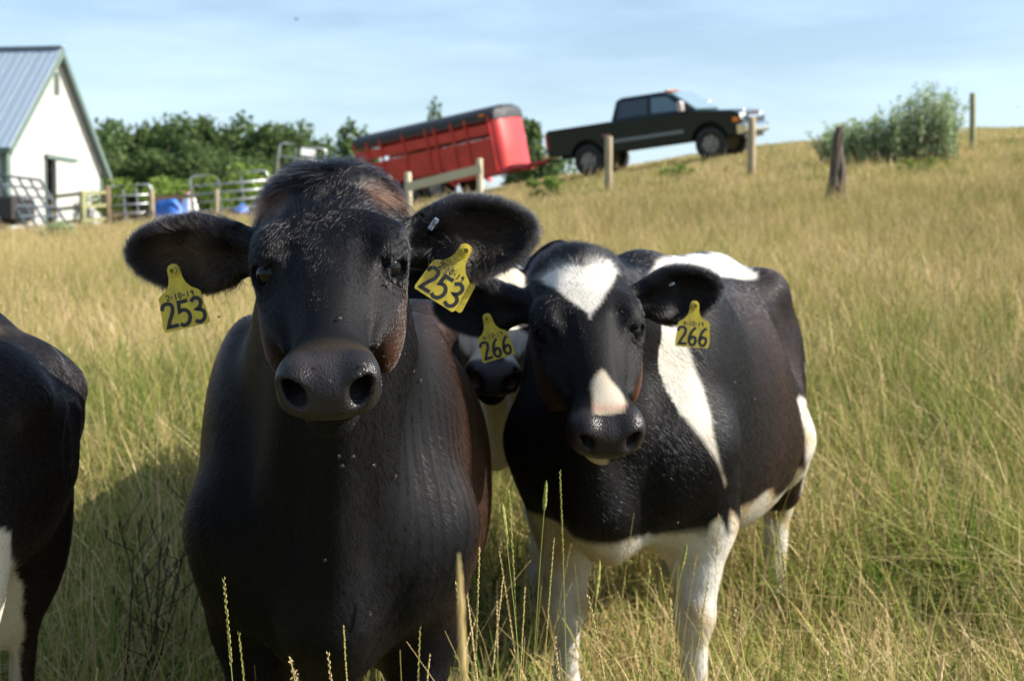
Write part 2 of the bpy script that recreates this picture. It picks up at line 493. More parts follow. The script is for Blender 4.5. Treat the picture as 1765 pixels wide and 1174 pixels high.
m.add([(LEN, 0, -.6), (LEN, span, -.6), (LEN, span, zr), (LEN, yp, zp), (LEN, 0, zl)], [(0, 1, 2, 3, 4)]).build('back_gable_wall', M_WHITE, barn)
nfp = 12
for i in range(nfp):
    a, b = .16 + (LEN - .16) * i / nfp, .16 + (LEN - .16) * (i + 1) / nfp
    MB().box(((a + b) / 2, .04, zl / 2 - .32), (b - a - .006, .08, zl + .6)).build('wall_panel', M_WHITE, barn)
MB().box((LEN / 2 + .1, span - .04, zr / 2 - .32), (LEN - .25, .08, zr + .6)).build('back_wall', M_WHITE, barn)
rw = .92; x = -.30
sl_l = math.hypot(yp, zp - zl); sl_r = math.hypot(span - yp, zr - zp)
def slope_pt(side, t, off):
    if side == 0: y0, z0, y1, z1 = yp, zp, 0 - .30, zl - .30 * (zp - zl) / yp
    else: y0, z0, y1, z1 = yp, zp, span + .30, zr - .30 * (zp - zr) / (span - yp)
    dy, dz = y1 - y0, z1 - z0; L = math.hypot(dy, dz)
    ny, nz = (-dz / L, dy / L); 
    if nz < 0: ny, nz = -ny, -nz
    return (y0 + dy * t + ny * off, z0 + dz * t + nz * off)
while x < LEN:
    for side in (0, 1):
        m = MB()
        xs_ = []
        for r in range(4):
            xa = x + rw * r / 3
            if r < 3: xs_ += [(xa - .030, .03), (xa - .010, .042), (xa + .010, .042), (xa + .030, .03)]
        xs_ = [(x + .0, .03)] + [q for q in xs_ if q[0] > x + .001] + [(x + rw - .03, .03)]
        vs = []; 
        for (xx, h) in xs_:
            a, b = slope_pt(side, 0, h), slope_pt(side, 1, h)
            vs += [(xx, a[0], a[1] + .02), (xx, b[0], b[1] + .02)]
        m.add(vs, [(2 * i, 2 * i + 1, 2 * i + 3, 2 * i + 2) for i in range(len(xs_) - 1)])
        m.build('roof_panel', M_ROOF, barn)
    x += rw
for side in (0, 1):
    a, b = slope_pt(side, .0, -.02), slope_pt(side, 1.0, -.02)
    m = MB(); w = .24
    m.add([(-.34, a[0], a[1] + .05), (-.34, b[0], b[1] + .05), (-.34, b[0], b[1] - w), (-.34, a[0], a[1] - w), (-.29, a[0], a[1] + .05), (-.29, b[0], b[1] + .05), (-.29, b[0], b[1] - w), (-.29, a[0], a[1] - w)],
          [(0, 1, 2, 3), (4, 7, 6, 5), (0, 4, 5, 1), (3, 2, 6, 7), (1, 5, 6, 2), (0, 3, 7, 4)]).build('gable_trim', M_GREEN, barn)
b = slope_pt(0, 1.0, 0)
MB().box((LEN / 2, b[0] - .03, b[1] - .06), (LEN + .6, .05, .2)).build('eave_trim', M_GREEN, barn)
MB().box((LEN / 2, yp, zp + .09), (LEN + .66, .34, .05)).build('ridge_cap', M_ROOF, barn)
MB().box((.06, -.03, zl / 2 - .4), (.2, .06, zl + .2)).build('corner_trim', M_GREEN, barn)
MB().box((-.03, .10, zl / 2 - .4), (.06, .26, zl + .2)).build('corner_trim', M_GREEN, barn)
MB().box((-.03, span - .08, zr / 2 - .4), (.05, .16, zr + .2)).build('corner_trim', M_GREEN, barn)
MB().box((-.06, 4.62, 1.2), (.05, 1.70, 3.45)).build('sliding_door', M_WHITE, barn)
MB().box((-.09, 4.25, 3.02), (.12, 2.6, .14)).build('door_track', M_GREEN, barn)
MB().box((-.03, 3.01, 1.2), (.05, .07, 3.5)).build('door_frame', M_GREEN, barn)
vz = at(101, 143, 56).z - base_z
vent = MB().box((-.03, yp + .02, vz), (.05, .34, .84)).build('gable_vent', M_GREEN, barn)
for i in range(6): MB().box((-.06, yp + .02, vz - .32 + i * .13), (.02, .24, .05)).build('vent_slat', M_DARK, vent)

# ================================================================ pens beside the barn
M_WOOD = mat('weathered_post_wood', (0.36, 0.30, 0.19), .85, var=.6, vscale=5, stretch=(6, 6, .6), bump=.4, color2=(.17, .14, .09))
M_WOODD = mat('dark_post_wood', (0.16, 0.11, 0.065), .9, var=.5, vscale=5, stretch=(6, 6, .6), bump=.4)
M_WOODG = mat('greenish_rail_wood', (0.27, 0.27, 0.13), .9, var=.5, vscale=4, bump=.3)
M_PALE = mat('pale_rail_wood', (0.50, 0.46, 0.32), .85, var=.4, vscale=4, stretch=(.6, 6, 6), bump=.3, color2=(.3, .26, .16))
M_GALV = mat('galvanised_tube', (0.46, 0.48, 0.50), .38, .75, var=.3, vscale=6)
def post(px, d, h, r, m, label, group=None, cat='fence post', dx=0, tip=0):
    p = on_ground(px, d)
    mb = MB(); n = 10
    lx, ly = random.uniform(-.02, .02) * h, random.uniform(-.02, .02) * h
    mb.tube([(0, 0, -.35), (lx * .3, ly * .3, h * .3), (lx * .7, ly * .7, h * .7), (lx, ly, h - .02), (lx, ly, h)], [r * 1.05, r, r * .98, r * .95, r * .8], n)
    o = mb.build('fence_post', m, smooth=False, loc=p)
    for poly in o.data.polygons: poly.use_smooth = len(poly.vertices) == 4
    tag(o, label, cat, group); return o
# board fence in front of the barn
f0, f1, f2 = on_ground(92, 46.3), on_ground(145, 45.6), on_ground(187, 46.4)
bf = empty('board_fence', f1)
tag(bf, 'greenish three rail board fence in front of the white barn wall', 'fence')
for q, mm, hh, rr in ((f0, M_WOODD, 1.2, .07), (f1, M_WOODG, 1.2, .10), (f2, M_WOODD, 1.32, .11)):
    MB().tube([q - f1 + Vector((0, 0, -.3)), q - f1 + Vector((0, 0, hh))], rr, 10).build('fence_post', mm, bf, smooth=True)
for zz in (1.12, .72, .30):
    for a, b in ((f0, f1), (f1, f2)):
        a_, b_ = a - f1 + Vector((0, -.12, zz)), b - f1 + Vector((0, -.12, zz))
        MM = frame((a_ + b_) / 2, b_ - a_)
        MB().box((0, 0, 0), ((b_ - a_).length - .02, .04, .10), MM).build('rail', M_WOODG, bf)
def gate(px0, px1, d, h, nr, label, plate=False, z0=.12):
    a, b = on_ground(px0, d), on_ground(px1, d + .4)
    L = (b - a).length
    root = empty('tube_gate', a); tag(root, label, 'gate', 'tubular metal gates of the pen')
    root.matrix_world = frame(a, b - a)
    r = .028; c = .17
    pts = []
    for k in range(7):
        q = math.pi - k * math.pi / 12
        pts.append((c + c * math.cos(q), 0, h - c + c * math.sin(q)))
    pts2 = [(L - x_, 0, z_) for x_, _, z_ in reversed(pts)]
    MB().tube([(0, 0, z0)] + pts + pts2 + [(L, 0, z0)], r * 1.15, 8).build('gate_frame', M_GALV, root, smooth=True)
    for i in range(nr):
        zz = z0 + .03 + (h - .17 - z0) * i / (nr - .35)
        MB().tube([(.02, 0, zz), (L - .02, 0, zz)], r * .9, 8).build('gate_rail', M_GALV, root, smooth=True)
    for sx in (.36, .66): MB().box((L * sx, .03, (h + z0) / 2 - .05), (.05, .012, h - z0 - .12)).build('gate_brace', M_GALV, root)
    for xx in (0, L): MB().tube([(xx, .06, -.3), (xx, .06, h * .8)], .05, 8).build('hinge_post', M_WOODD, root, smooth=True)
    if plate: MB().box((L * .62, -.03, h - .2), (.5, .012, .26)).build('sign_plate', mat('white_plate', (.8, .8, .8), .5), root)
    return root
gate(193, 268, 46.4, 1.30, 4, 'small galvanised tube gate between two dark wooden posts')
gate(337, 470, 46.0, 1.48, 5, 'wide galvanised tube gate beside the blue tarpaulin heap')
gate(469, 548, 51.0, 2.55, 5, 'tall arched galvanised gate with a white plate near its top', True)
post(263, 46.2, 1.12, .09, M_WOOD, 'weathered post beside the small tube gate and wooden pen rail')
post(374, 45.5, 1.02, .08, M_WOOD, 'short pale post standing before the wide tube gate')
ra, rb = on_ground(266, 46.4), on_ground(345, 46.6)
ra.z += .86; rb.z += .88
pr = MB().box((0, 0, 0), ((rb - ra).length, .07, .13), frame(Vector((0, 0, 0)), rb - ra)).build('pen_rail', M_WOODD, loc=(ra + rb) / 2)
tag(pr, 'dark horizontal pen rail above the blue tarpaulin heap', 'rail')

def lump(name, px, d, w, h, dep, m, label, cat, seed, sub=4, rough=.22, z=0, group=None):
    bm = bmesh.new(); bmesh.ops.create_icosphere(bm, subdivisions=sub, radius=1)
    rs = np.random.default_rng(seed); K = rs.normal(0, 2.2, (10, 3)); ph = rs.uniform(0, 6.28, 10)
    K[5:] *= 2.4
    for v in bm.verts:
        n = sum(math.sin(K[i] @ np.array(v.co) + ph[i]) * (1 if i < 5 else .4) for i in range(10)) / 5
        v.co *= 1 + rough * n
        v.co.z = max(v.co.z, -.25)
        v.co.x *= w / 2; v.co.y *= dep / 2; v.co.z *= h * .8
    me = bpy.data.meshes.new(name); bm.to_mesh(me); bm.free()
    p = on_ground(px, d); p.z += z + h * .15
    o = link(name, me, m, smooth=(sub > 3), loc=p); tag(o, label, cat, group); return o
M_TARP = mat('blue_tarpaulin', (0.03, 0.16, 0.62), .45, var=.3, vscale=3, bump=.5, bscale=9)
lump('blue_tarp', 294, 46.9, 1.05, .95, .8, M_TARP, 'crumpled bright blue tarpaulin heap behind the pen rail', 'tarpaulin', 3)
lump('blue_tarp', 415, 46.9, .6, .55, .5, M_TARP, 'low blue tarpaulin heap behind the wide tube gate', 'tarpaulin', 5)
lump('feed_sack', 328, 47.4, .62, 1.0, .6, mat('white_sack', (.78, .76, .74), .7, var=.2), 'bulging white feed sack beside the blue tarpaulin', 'sack', 8, rough=.1)
lump('red_tub', 327, 48.6, .6, 1.05, .5, mat('red_plastic', (.5, .05, .03), .5, var=.2), 'red plastic tub above the white feed sack', 'tub', 9, rough=.06)
pile = empty('plank_pile', on_ground(225, 47.8)); tag(pile, 'stack of tan planks behind the small tube gate', 'planks')
M_TAN = mat('tan_plank', (.50, .30, .13), .8, var=.4, vscale=6, stretch=(.5, 6, 6)); M_GREYP = mat('grey_plank', (.25, .21, .17), .85, var=.4, vscale=6)
for i in range(9):
    Mx = Matrix.Translation((random.uniform(-.15, .15), random.uniform(-.2, .2), .06 + i * .055)) @ Matrix.Rotation(R(random.uniform(-14, 14)), 4, 'Z') @ Matrix.Rotation(R(random.uniform(-5, 5)), 4, 'Y')
    MB().box((0, 0, 0), (random.uniform(1.0, 1.5), .2, .045), Mx).build('plank', M_TAN if i > 5 else M_GREYP, pile)
pile2 = empty('pallet', on_ground(385, 47.0)); tag(pile2, 'low grey wooden pallet lying behind the wide tube gate', 'pallet')
for i in range(7): MB().box((-.9 + i * .3, 0, .30), (.12, .9, .03)).build('slat', M_GREYP, pile2)
for i in range(3): MB().box((0, -.4 + i * .4, .14), (2.0, .09, .28)).build('bearer', M_GREYP, pile2)

# dark flat wagon with a lattice ramp
wp = on_ground(18, 42.5)
wag = empty('utility_trailer', wp); wag.scale = (1.25, 1.25, 1.3); tag(wag, 'dark utility trailer with a tilted lattice metal ramp before the barn', 'trailer')
M_BLK = mat('black_rubber', (.018, .018, .018), .8); M_DSTEEL = mat('dark_blue_steel', (.05, .075, .10), .6, .0, var=.4, vscale=5); M_RUST = mat('dark_sheet', (.03, .025, .025), .6, var=.4)
MB().box((-1.2, 0, .62), (3.1, 1.6, .50)).build('bed', M_RUST, wag, bevel=.03)
MB().box((-1.2, 0, .33), (3.0, .9, .1)).build('chassis', M_RUST, wag)
for sx in (-2.0, -.2):
    wh = MB().tube([(sx, -.95, .3), (sx, -.75, .3)], .3, 20).build('wheel', M_BLK, wag, smooth=False)
    MB().tube([(sx, -.97, .3), (sx, -.955, .3)], .14, 14).build('rim', mat('pale_rim', (.5, .48, .42), .6), wh)
t0, t1, b0, b1 = Vector((-.12, -.5, 1.35)), Vector((.66, .2, 1.27)), Vector((.72, -.6, .0)), Vector((1.38, .2, .08))
ramp = MB().tube([b0, t0, t1, b1, b0], .045, 6).build('ramp', M_DSTEEL, wag)
for i in range(1, 6):
    u = i / 6; MB().tube([t0.lerp(b0, u), t1.lerp(b1, u)], .028, 6).build('ramp_bar', M_DSTEEL, ramp)
for i in range(1, 4):
    u = i / 4; MB().tube([t0.lerp(t1, u), b0.lerp(b1, u)], .03, 6).build('ramp_bar', M_DSTEEL, ramp)

# ================================================================ trees
M_LEAF = bpy.data.materials.new('tree_leaves'); M_LEAF.use_nodes = True
def leaf_material(name, cols, trans=.40):
    return grass_material(name, cols, trans)
M_LEAF = leaf_material('broadleaf_foliage', [(0.05, 0.085, 0.034), (0.08, 0.13, 0.048), (0.115, 0.165, 0.062), (0.16, 0.21, 0.085)])
M_LEAF2 = leaf_material('bush_foliage', [(0.17, 0.25, 0.12), (0.27, 0.36, 0.18), (0.37, 0.45, 0.25), (0.46, 0.52, 0.33)])
M_LEAF3 = leaf_material('weed_foliage', [(0.08, 0.15, 0.03), (0.13, 0.21, 0.045), (0.19, 0.26, 0.06), (0.25, 0.3, 0.09)])
M_BARK = mat('tree_bark', (.10, .075, .055), .9, var=.5, vscale=10)
def crown_mesh(name, rx, rz, zc, n, ls, m, seed, blobs=16, shape=1.0):
    rs = np.random.default_rng(seed)
    cen = rs.normal(0, 1, (blobs, 3)); cen /= np.linalg.norm(cen, axis=1)[:, None]
    cen *= (rs.uniform(.25, .85, blobs) ** .7)[:, None]
    rad = rs.uniform(.22, .46, blobs)
    k = rs.integers(0, blobs, n)
    dirs = rs.normal(0, 1, (n, 3)); dirs /= np.linalg.norm(dirs, axis=1)[:, None]
    P = cen[k] + dirs * (rad[k] * rs.uniform(.55, 1.08, n))[:, None]
    P *= np.array([rx, rx, rz]); P[:, 2] += zc
    a = rs.normal(0, 1, (n, 3)) + dirs * .3; a /= np.linalg.norm(a, axis=1)[:, None]
    b = np.cross(a, rs.normal(0, 1, (n, 3))); b /= np.linalg.norm(b, axis=1)[:, None]
    s = (ls * rs.uniform(.6, 1.4, n))[:, None]
    V = np.stack([P - a * s, P + b * s * .55, P + a * s, P - b * s * .55], 1).reshape(-1, 3)
    F = np.arange(4 * n).reshape(n, 4)
    t = np.repeat(np.clip(rs.normal(.5, .22, n) + .0 * k, 0, 1), 4)
    return tint_mesh(name, V.tolist(), F.tolist(), t, m), cen * np.array([rx, rx, rz]) + np.array([0, 0, zc])
TREE_SRC = []
def make_tree_meshes(seed, rx, h, n, ls, blobs):
    cm, cen = crown_mesh('crown', rx, h * .46, h * .56, n, ls, M_LEAF, seed, blobs)
    tb = MB(); tb.tube([(0, 0, -.6), (.05, 0, h * .2), (-.05, .05, h * .5), (0, 0, h * .85)], [.22, .17, .11, .03], 7)
    for c in cen[:9]:
        z0 = max(.15 * h, c[2] * .55); tb.tube([(0, 0, z0), (c[0] * .5, c[1] * .5, (z0 + c[2]) / 2 + .2), tuple(c)], [.08, .05, .015], 5)
    tm = tb.mesh('trunk'); tm.materials.append(M_BARK)
    return cm, tm, h
for sd, rx, n, ls, bl in ((1, 2.7, 5200, .21, 20), (2, 3.1, 5600, .21, 24), (3, 2.3, 4600, .2, 16), (4, 2.9, 5200, .22, 20)):
    TREE_SRC.append(make_tree_meshes(sd, rx, 9.0, n, ls, bl))
THIN = make_tree_meshes(9, 1.9, 9.0, 1300, .22, 9)
def tree(px, top_py, d, src, label, group=None, wide=1.0, rz=0):
    x = (px - CX) / FPX * d; g = float(gz_far(np.array(x), np.array(float(d))))
    h = at(px, top_py, d).z - g
    cm, tm, h0 = src; s = h / (h0 * .99)
    r = empty('tree', (x, d, g)); r.scale = (s * wide, s * wide, s); r.rotation_euler = (0, 0, rz)
    tag(r, label, 'tree', group)
    link('trunk', tm, None, r, smooth=True); link('crown', cm, None, r)
    return r
row = [(178, 232, 98), (207, 214, 104), (236, 218, 100), (262, 208, 106), (293, 216, 99), (318, 207, 104), (349, 202, 100), (376, 216, 106), (402, 212, 99), (436, 216, 104), (461, 213, 99), (489, 214, 103), (521, 224, 99)]
row_words = ['beside the barn corner', 'behind the small tube gate', 'behind the blue tarpaulin', 'behind the wide tube gate']
for i, (px, py, d) in enumerate(row):
    tree(px, py, d, TREE_SRC[i % 4], 'dark green broadleaf tree in the wood behind the pens', 'trees of the wood behind the pens', wide=1.0, rz=i * 1.7)
for i, (px, py, d) in enumerate([(190, 262, 91), (280, 258, 92), (345, 262, 91), (415, 262, 92), (500, 262, 91)]):
    tree(px, py, d, TREE_SRC[(i + 2) % 4], 'lower dark green tree at the front edge of the wood', 'front trees of the wood', wide=1.5, rz=i * 2.1 + .5)
tree(546, 243, 104, TREE_SRC[2], 'small rounded tree at the right end of the wood', wide=.8)
tree(588, 206, 120, THIN, 'thin sparse tree showing sky beside the trailer back end', rz=1)
tree(622, 216, 120, THIN, 'thin sparse tree rising behind the back of the trailer roof', rz=2.6)
tree(741, 197, 125, TREE_SRC[0], 'tree top poking up above the middle of the trailer roof', wide=.45, rz=1)
tree(908, 206, 112, TREE_SRC[2], 'tree filling the gap between red trailer and truck', wide=.85, rz=2)
tree(930, 262, 108, TREE_SRC[1], 'low bushy tree above the trailer tongue', wide=1.1, rz=4)
def weed(px, d, w, h, n, ls, m, label, seed, group=None, name='weed_bush', cat='bush'):
    p = on_ground(px, d)
    cm, cen = crown_mesh('foliage', w / 2, h * .5, h * .46, n, ls, m, seed, 9)
    r = empty(name, p); tag(r, label, cat, group); link('foliage', cm, None, r)
    tb = MB()
    for c in cen: tb.tube([(0, 0, -.05), (c[0] * .4, c[1] * .4, c[2] * .5), tuple(c)], [.015, .01, .004], 4)
    tb.build('stems', M_BARK, r)
    return r
weed(305, 58, 3.6, 2.3, 1600, .10, M_LEAF3, 'bright green weeds behind the blue tarpaulin', 21)
weed(232, 58, 3.0, 1.9, 1200, .10, M_LEAF3, 'bright green weeds behind the plank pile', 22)
weed(395, 58, 2.6, 1.9, 1000, .10, M_LEAF3, 'bright green weeds behind the wide tube gate', 23)
weed(440, 60, 3.2, 2.2, 1200, .12, M_LEAF3, 'green weeds under the tall arched gate', 28)
weed(940, 31, 1.0, .62, 700, .05, M_LEAF3, 'leafy green weed clump in the grass below the trailer tongue', 24)
weed(1165, 33, .9, .45, 420, .05, M_LEAF3, 'low green weed under the truck side in the grass', 25)
weed(100, 31, .9, .5, 420, .05, M_LEAF2, 'blue green weed in the grass below the board fence', 26)
weed(1585, 27, .7, .5, 420, .045, M_LEAF3, 'small green weed in front of the big feathery bush', 27)
# feathery bush on the right of the slope
bp_ = on_ground(1534, 31)
bush = empty('feathery_bush', bp_); tag(bush, 'large feathery grey green bush growing beside the old broken post', 'bush')
rs = np.random.default_rng(5); V = []; F = []; T = []; sb = MB()
for i in range(420):
    bx = rs.uniform(-1.38, 1.30); by = rs.uniform(-.5, .5)
    prof = np.interp(bx, [-1.4, -1.1, -.6, -.2, .3, .8, 1.15, 1.4], [.7, .95, 1.0, 1.15, 1.45, 1.72, 1.45, .85])
    h = prof * rs.uniform(.55, 1.04); lx = rs.normal(0, .16) + bx * .07; ly = rs.normal(0, .14)
    zb = float(gz(bp_.x + bx, bp_.y + by)) - bp_.z
    p0 = Vector((bx, by, zb - .03)); p1 = Vector((bx + lx * .4, by + ly * .4, zb + h * .55)); p2 = Vector((bx + lx, by + ly, zb + h))
    sb.tube([p0, p1, p2], [.007, .005, .002], 3, cap=False)
    for j in range(34):
        t = rs.uniform(.12, 1) ; c = (p0.lerp(p1, t * 2) if t < .5 else p1.lerp(p2, t * 2 - 1))
        d_ = Vector((rs.normal(0, .8), rs.normal(0, .8), rs.uniform(.2, 1.3))).normalized()
        s_ = d_.cross(Vector(rs.normal(0, 1, 3))).normalized()
        L = rs.uniform(.06, .12); w = L * .20
        o = len(V); c = c + d_ * .012
        V += [tuple(c), tuple(c + d_ * L * .5 + s_ * w), tuple(c + d_ * L), tuple(c + d_ * L * .5 - s_ * w)]
        F.append((o, o + 1, o + 2, o + 3)); T += [float(np.clip(rs.normal(.5, .25), 0, 1))] * 4
link('foliage', tint_mesh('foliage', V, F, T, M_LEAF2), None, bush)
sb.build('stems', M_BARK, bush)

# ================================================================ pasture fence
post(672, 36, .95, .075, M_WOOD, 'fence post behind the rear wheels end of the trailer, farther post of the pair')
P705 = post(705, 34.5, 1.0, .085, M_PALE, 'pale fence post at the lower end of the pale rail')
P828 = post(828, 33.5, 1.12, .075, M_PALE, 'pale fence post at the upper end of the pale rail')
a, b = P705.location + Vector((0, -.1, .66)), P828.location + Vector((0, -.1, .88))
rl = MB().box((0, 0, 0), ((b - a).length + .1, .05, .20), frame(Vector((0, 0, 0)), b - a)).build('fence_rail', M_PALE, loc=(a + b) / 2)
tag(rl, 'single pale wooden rail sloping up in front of the red trailer', 'rail')
post(1048, 31, 1.24, .085, M_WOOD, 'bare fence post in front of the truck bed')
post(1293, 30, 1.27, .085, M_WOOD, 'bare fence post in front of the truck bumper')
post(1672, 34, 1.38, .07, M_WOODG, 'slim fence post on the skyline beside the feathery bush')
sp = on_ground(1440, 21.5); rs = np.random.default_rng(2)
V = []; F = []; n = 14; rings = 9
for i in range(rings):
    t = i / (rings - 1); z = -.2 + 1.44 * t
    for k in range(n):
        q = 6.283 * k / n; r = (.115 * (1 - t) ** 1.3 + .05) * (1 + .22 * math.sin(3 * q + 1) * (1 - t) + rs.normal(0, .15))
        V.append((r * math.cos(q) - .06 * (1 - t) * (1 if math.cos(q) < 0 else .3) + .03 * t, r * math.sin(q), z + (rs.uniform(-.12, .02) if i == rings - 1 else 0)))
for i in range(rings - 1):
    for k in range(n): F.append((i * n + k, i * n + (k + 1) % n, (i + 1) * n + (k + 1) % n, (i + 1) * n + k))
F.append(tuple(range((rings - 1) * n, rings * n)))
o = MB().add(V, F).build('broken_post', mat('rotten_brown_wood', (.12, .092, .070), .95, var=.7, vscale=7, stretch=(5, 5, .7), bump=.8), loc=sp)
tag(o, 'old split brown post with a ragged base beside the bush', 'fence post')

# ================================================================ truck and trailer
def veh_matrix(p0, p1):
    """frame standing on the ground with its x axis from p0 to p1"""
    x = (p1 - p0).normalized()
    e = .6; c = (p0 + p1) / 2
    nrm = Vector((-(float(gz(c.x + e, c.y)) - float(gz(c.x - e, c.y))) / (2 * e), -(float(gz(c.x, c.y + e)) - float(gz(c.x, c.y - e))) / (2 * e), 1)).normalized()
    nrm = (nrm * .75 + Vector((0, 0, .25))).normalized()
    return frame(p0, x, nrm)
M_PAINT = mat('dark_green_car_paint', (0.003, 0.012, 0.014), .28, .0, spec=.28, coat=.12)
M_TYRE = mat('tyre_rubber', (.02, .02, .02), .8, var=.3); M_RIM = mat('alloy_rim', (.26, .25, .24), .5, .5, var=.3)
M_CHROME = mat('chrome', (.62, .62, .62), .18, .95); M_GLASS = mat('dark_tinted_glass', (.012, .02, .028), .06, spec=.8)
M_UNDER = mat('underbody_black', (.012, .012, .012), .8)
M_TRIM = mat('grey_side_moulding', (.16, .18, .19), .5); M_RED = mat('red_lens', (.45, .01, .015), .2); M_AMBER = mat('amber_lens', (.75, .2, .02), .25)
M_LAMP = mat('headlamp_glass', (.85, .85, .85), .08, .6); M_SILVER = mat('windscreen_glass', (.30, .42, .46), .05, .35, spec=.9)
def wheel(parent, x, y, r, w, rimr, out=-1):
    wv = empty('wheel', (x, y, r)); wv.parent = parent
    n = 28; V = []; F = []
    prof = [(rimr, -w / 2 * .9), (r * .93, -w / 2), (r, -w / 2 * .75), (r, w / 2 * .75), (r * .93, w / 2), (rimr, w / 2 * .9)]
    for k in range(n):
        q = 6.2832 * k / n
        for rr, yy in prof: V.append((rr * math.cos(q), yy, rr * math.sin(q)))
    m_ = len(prof)
    for k in range(n):
        for j in range(m_):
            F.append((k * m_ + j, k * m_ + (j + 1) % m_, ((k + 1) % n) * m_ + (j + 1) % m_, ((k + 1) % n) * m_ + j))
    MB().add(V, F).build('tyre', M_TYRE, wv, smooth=True)
    rb = MB(); y0 = out * w * .30
    rb.tube([(0, y0, 0), (0, y0 - out * .05, 0)], rimr * .99, 24)
    for k in range(6):
        q = 6.2832 * k / 6; Mr = Matrix.Rotation(q, 4, 'Y')
        rb.box((rimr * .55, y0 + out * .03, 0), (rimr * .75, .06, rimr * .26), Mr)
    rb.tube([(0, y0 + out * .08, 0), (0, y0, 0)], rimr * .26, 12)
    rb.build('rim', M_RIM, wv)
    return wv
Pr = on_ground(1018, 42.1); Pf = on_ground(1237, 40.3)
_sd = Vector((-(Pf - Pr).y, (Pf - Pr).x, 0)).normalized() * .9      # centre line lies behind the near wheels
Pr = Pr + _sd; Pf = Pf + _sd
for _p in (Pr, Pf): _p.z = float(gz(_p.x, _p.y))
TM = veh_matrix(Pr, Pf)
truck = empty('pickup_truck', Pr); truck.matrix_world = TM
truck_body_lift = .07
tag(truck, 'dark green four door pickup truck towing the red trailer uphill', 'truck')
def arc(cx, r, a0, a1, n=10, cz=.42): return [(cx + r * math.cos(R(a0 + (a1 - a0) * i / n)), cz + r * math.sin(R(a0 + (a1 - a0) * i / n))) for i in range(n + 1)]
WB = 3.64; ar = .52
prof = [(-1.22, .62), (-1.22, 1.30), (-1.15, 1.36), (.78, 1.36), (.82, 1.34), (3.30, 1.29), (3.45, 1.29), (4.35, 1.18), (4.55, 1.08), (4.60, .92), (4.56, .60)] + [(4.3, .56)] + arc(WB, ar, 12, 168) + [(3.0, .50), (.62, .50)] + arc(0, ar, 12, 168) + [(-.55, .58)]
bb = MB(); n = len(prof)
slices = [(-.93, -.02), (-.985, 0), (-.985, 0), (.985, 0), (.93, -.02)]
V = []
for y_, ins in ((-.90, .045), (-.985, 0), (.985, 0), (.90, .045)):
    for x_, z_ in prof:
        cx_, cz_ = 1.7, .9
        V.append((x_ + (cx_ - x_) * ins * .5 if ins else x_, y_, z_ - (ins * .9 if z_ > 1.0 else 0)))
F = [tuple(range(n)), tuple(range(4 * n - 1, 3 * n - 1, -1))]
for k in range(3):
    for i in range(n): F.append((k * n + i, (k + 1) * n + i, (k + 1) * n + (i + 1) % n, k * n + (i + 1) % n))
# outer side faces: keep the slab between -.985 and .985 as the shell, tapered edges come from the bevel
bb = MB().extrude(prof, -.985, .985)
bb.build('body', M_PAINT, truck, bevel=.05)
gh_b = [(.78, 1.335), (3.06, 1.295)]
def gp(x_, z_, s):  # greenhouse side plane, leaning inwards
    t = (z_ - 1.30) / .64
    return (x_, s * (.955 - .17 * t), z_)
cabp = [(.80, 1.30), (3.36, 1.27), (2.56, 1.88), (2.36, 1.95), (1.15, 1.96), (.98, 1.90)]
V = [gp(x_, z_, -1) for x_, z_ in cabp] + [gp(x_, z_, 1) for x_, z_ in cabp]
k = len(cabp)
MB().add(V, [tuple(range(k)), tuple(range(2 * k - 1, k - 1, -1))] + [(i, i + k, (i + 1) % k + k, (i + 1) % k) for i in range(k)]).build('cab', M_PAINT, truck, bevel=.04)
def sidewin(poly, name, m, s):
    V = [tuple(Vector(gp(x_, z_, s)) + Vector((0, s * .012, .003))) for x_, z_ in poly] + [tuple(Vector(gp(x_, z_, s)) + Vector((0, -s * .02, 0))) for x_, z_ in poly]
    k = len(poly)
    return MB().add(V, [tuple(range(k)), tuple(range(2 * k - 1, k - 1, -1))] + [(i, i + k, (i + 1) % k + k, (i + 1) % k) for i in range(k)]).build(name, m, truck)
M_GL2 = mat('side_window_glass', (.10, .15, .17), .06, .3, spec=.8)
for s in (-1, 1):
    sidewin([(1.02, 1.40), (1.92, 1.40), (1.92, 1.83), (1.10, 1.83)], 'rear_window', M_GLASS, s)
    sidewin([(2.04, 1.40), (3.02, 1.37), (2.50, 1.80), (2.04, 1.83)], 'front_window', M_GL2, s)
w0 = [(3.31, 1.335), (2.60, 1.875)]
V = []
for x_, z_ in w0:
    t = (z_ - 1.30) / .64; hw = .955 - .17 * t - .09
    V += [(x_ + .03, -hw, z_ + .03), (x_ + .03, hw, z_ + .03)]
MB().add(V + [(a_ - .03, b_, c_ - .03) for a_, b_, c_ in V], [(0, 1, 3, 2), (4, 6, 7, 5), (0, 2, 6, 4), (1, 5, 7, 3), (0, 4, 5, 1), (2, 3, 7, 6)]).build('windscreen', M_SILVER, truck)
MB().box((1.6, 0, .70), (5.0, 1.5, .42)).build('chassis', M_UNDER, truck)
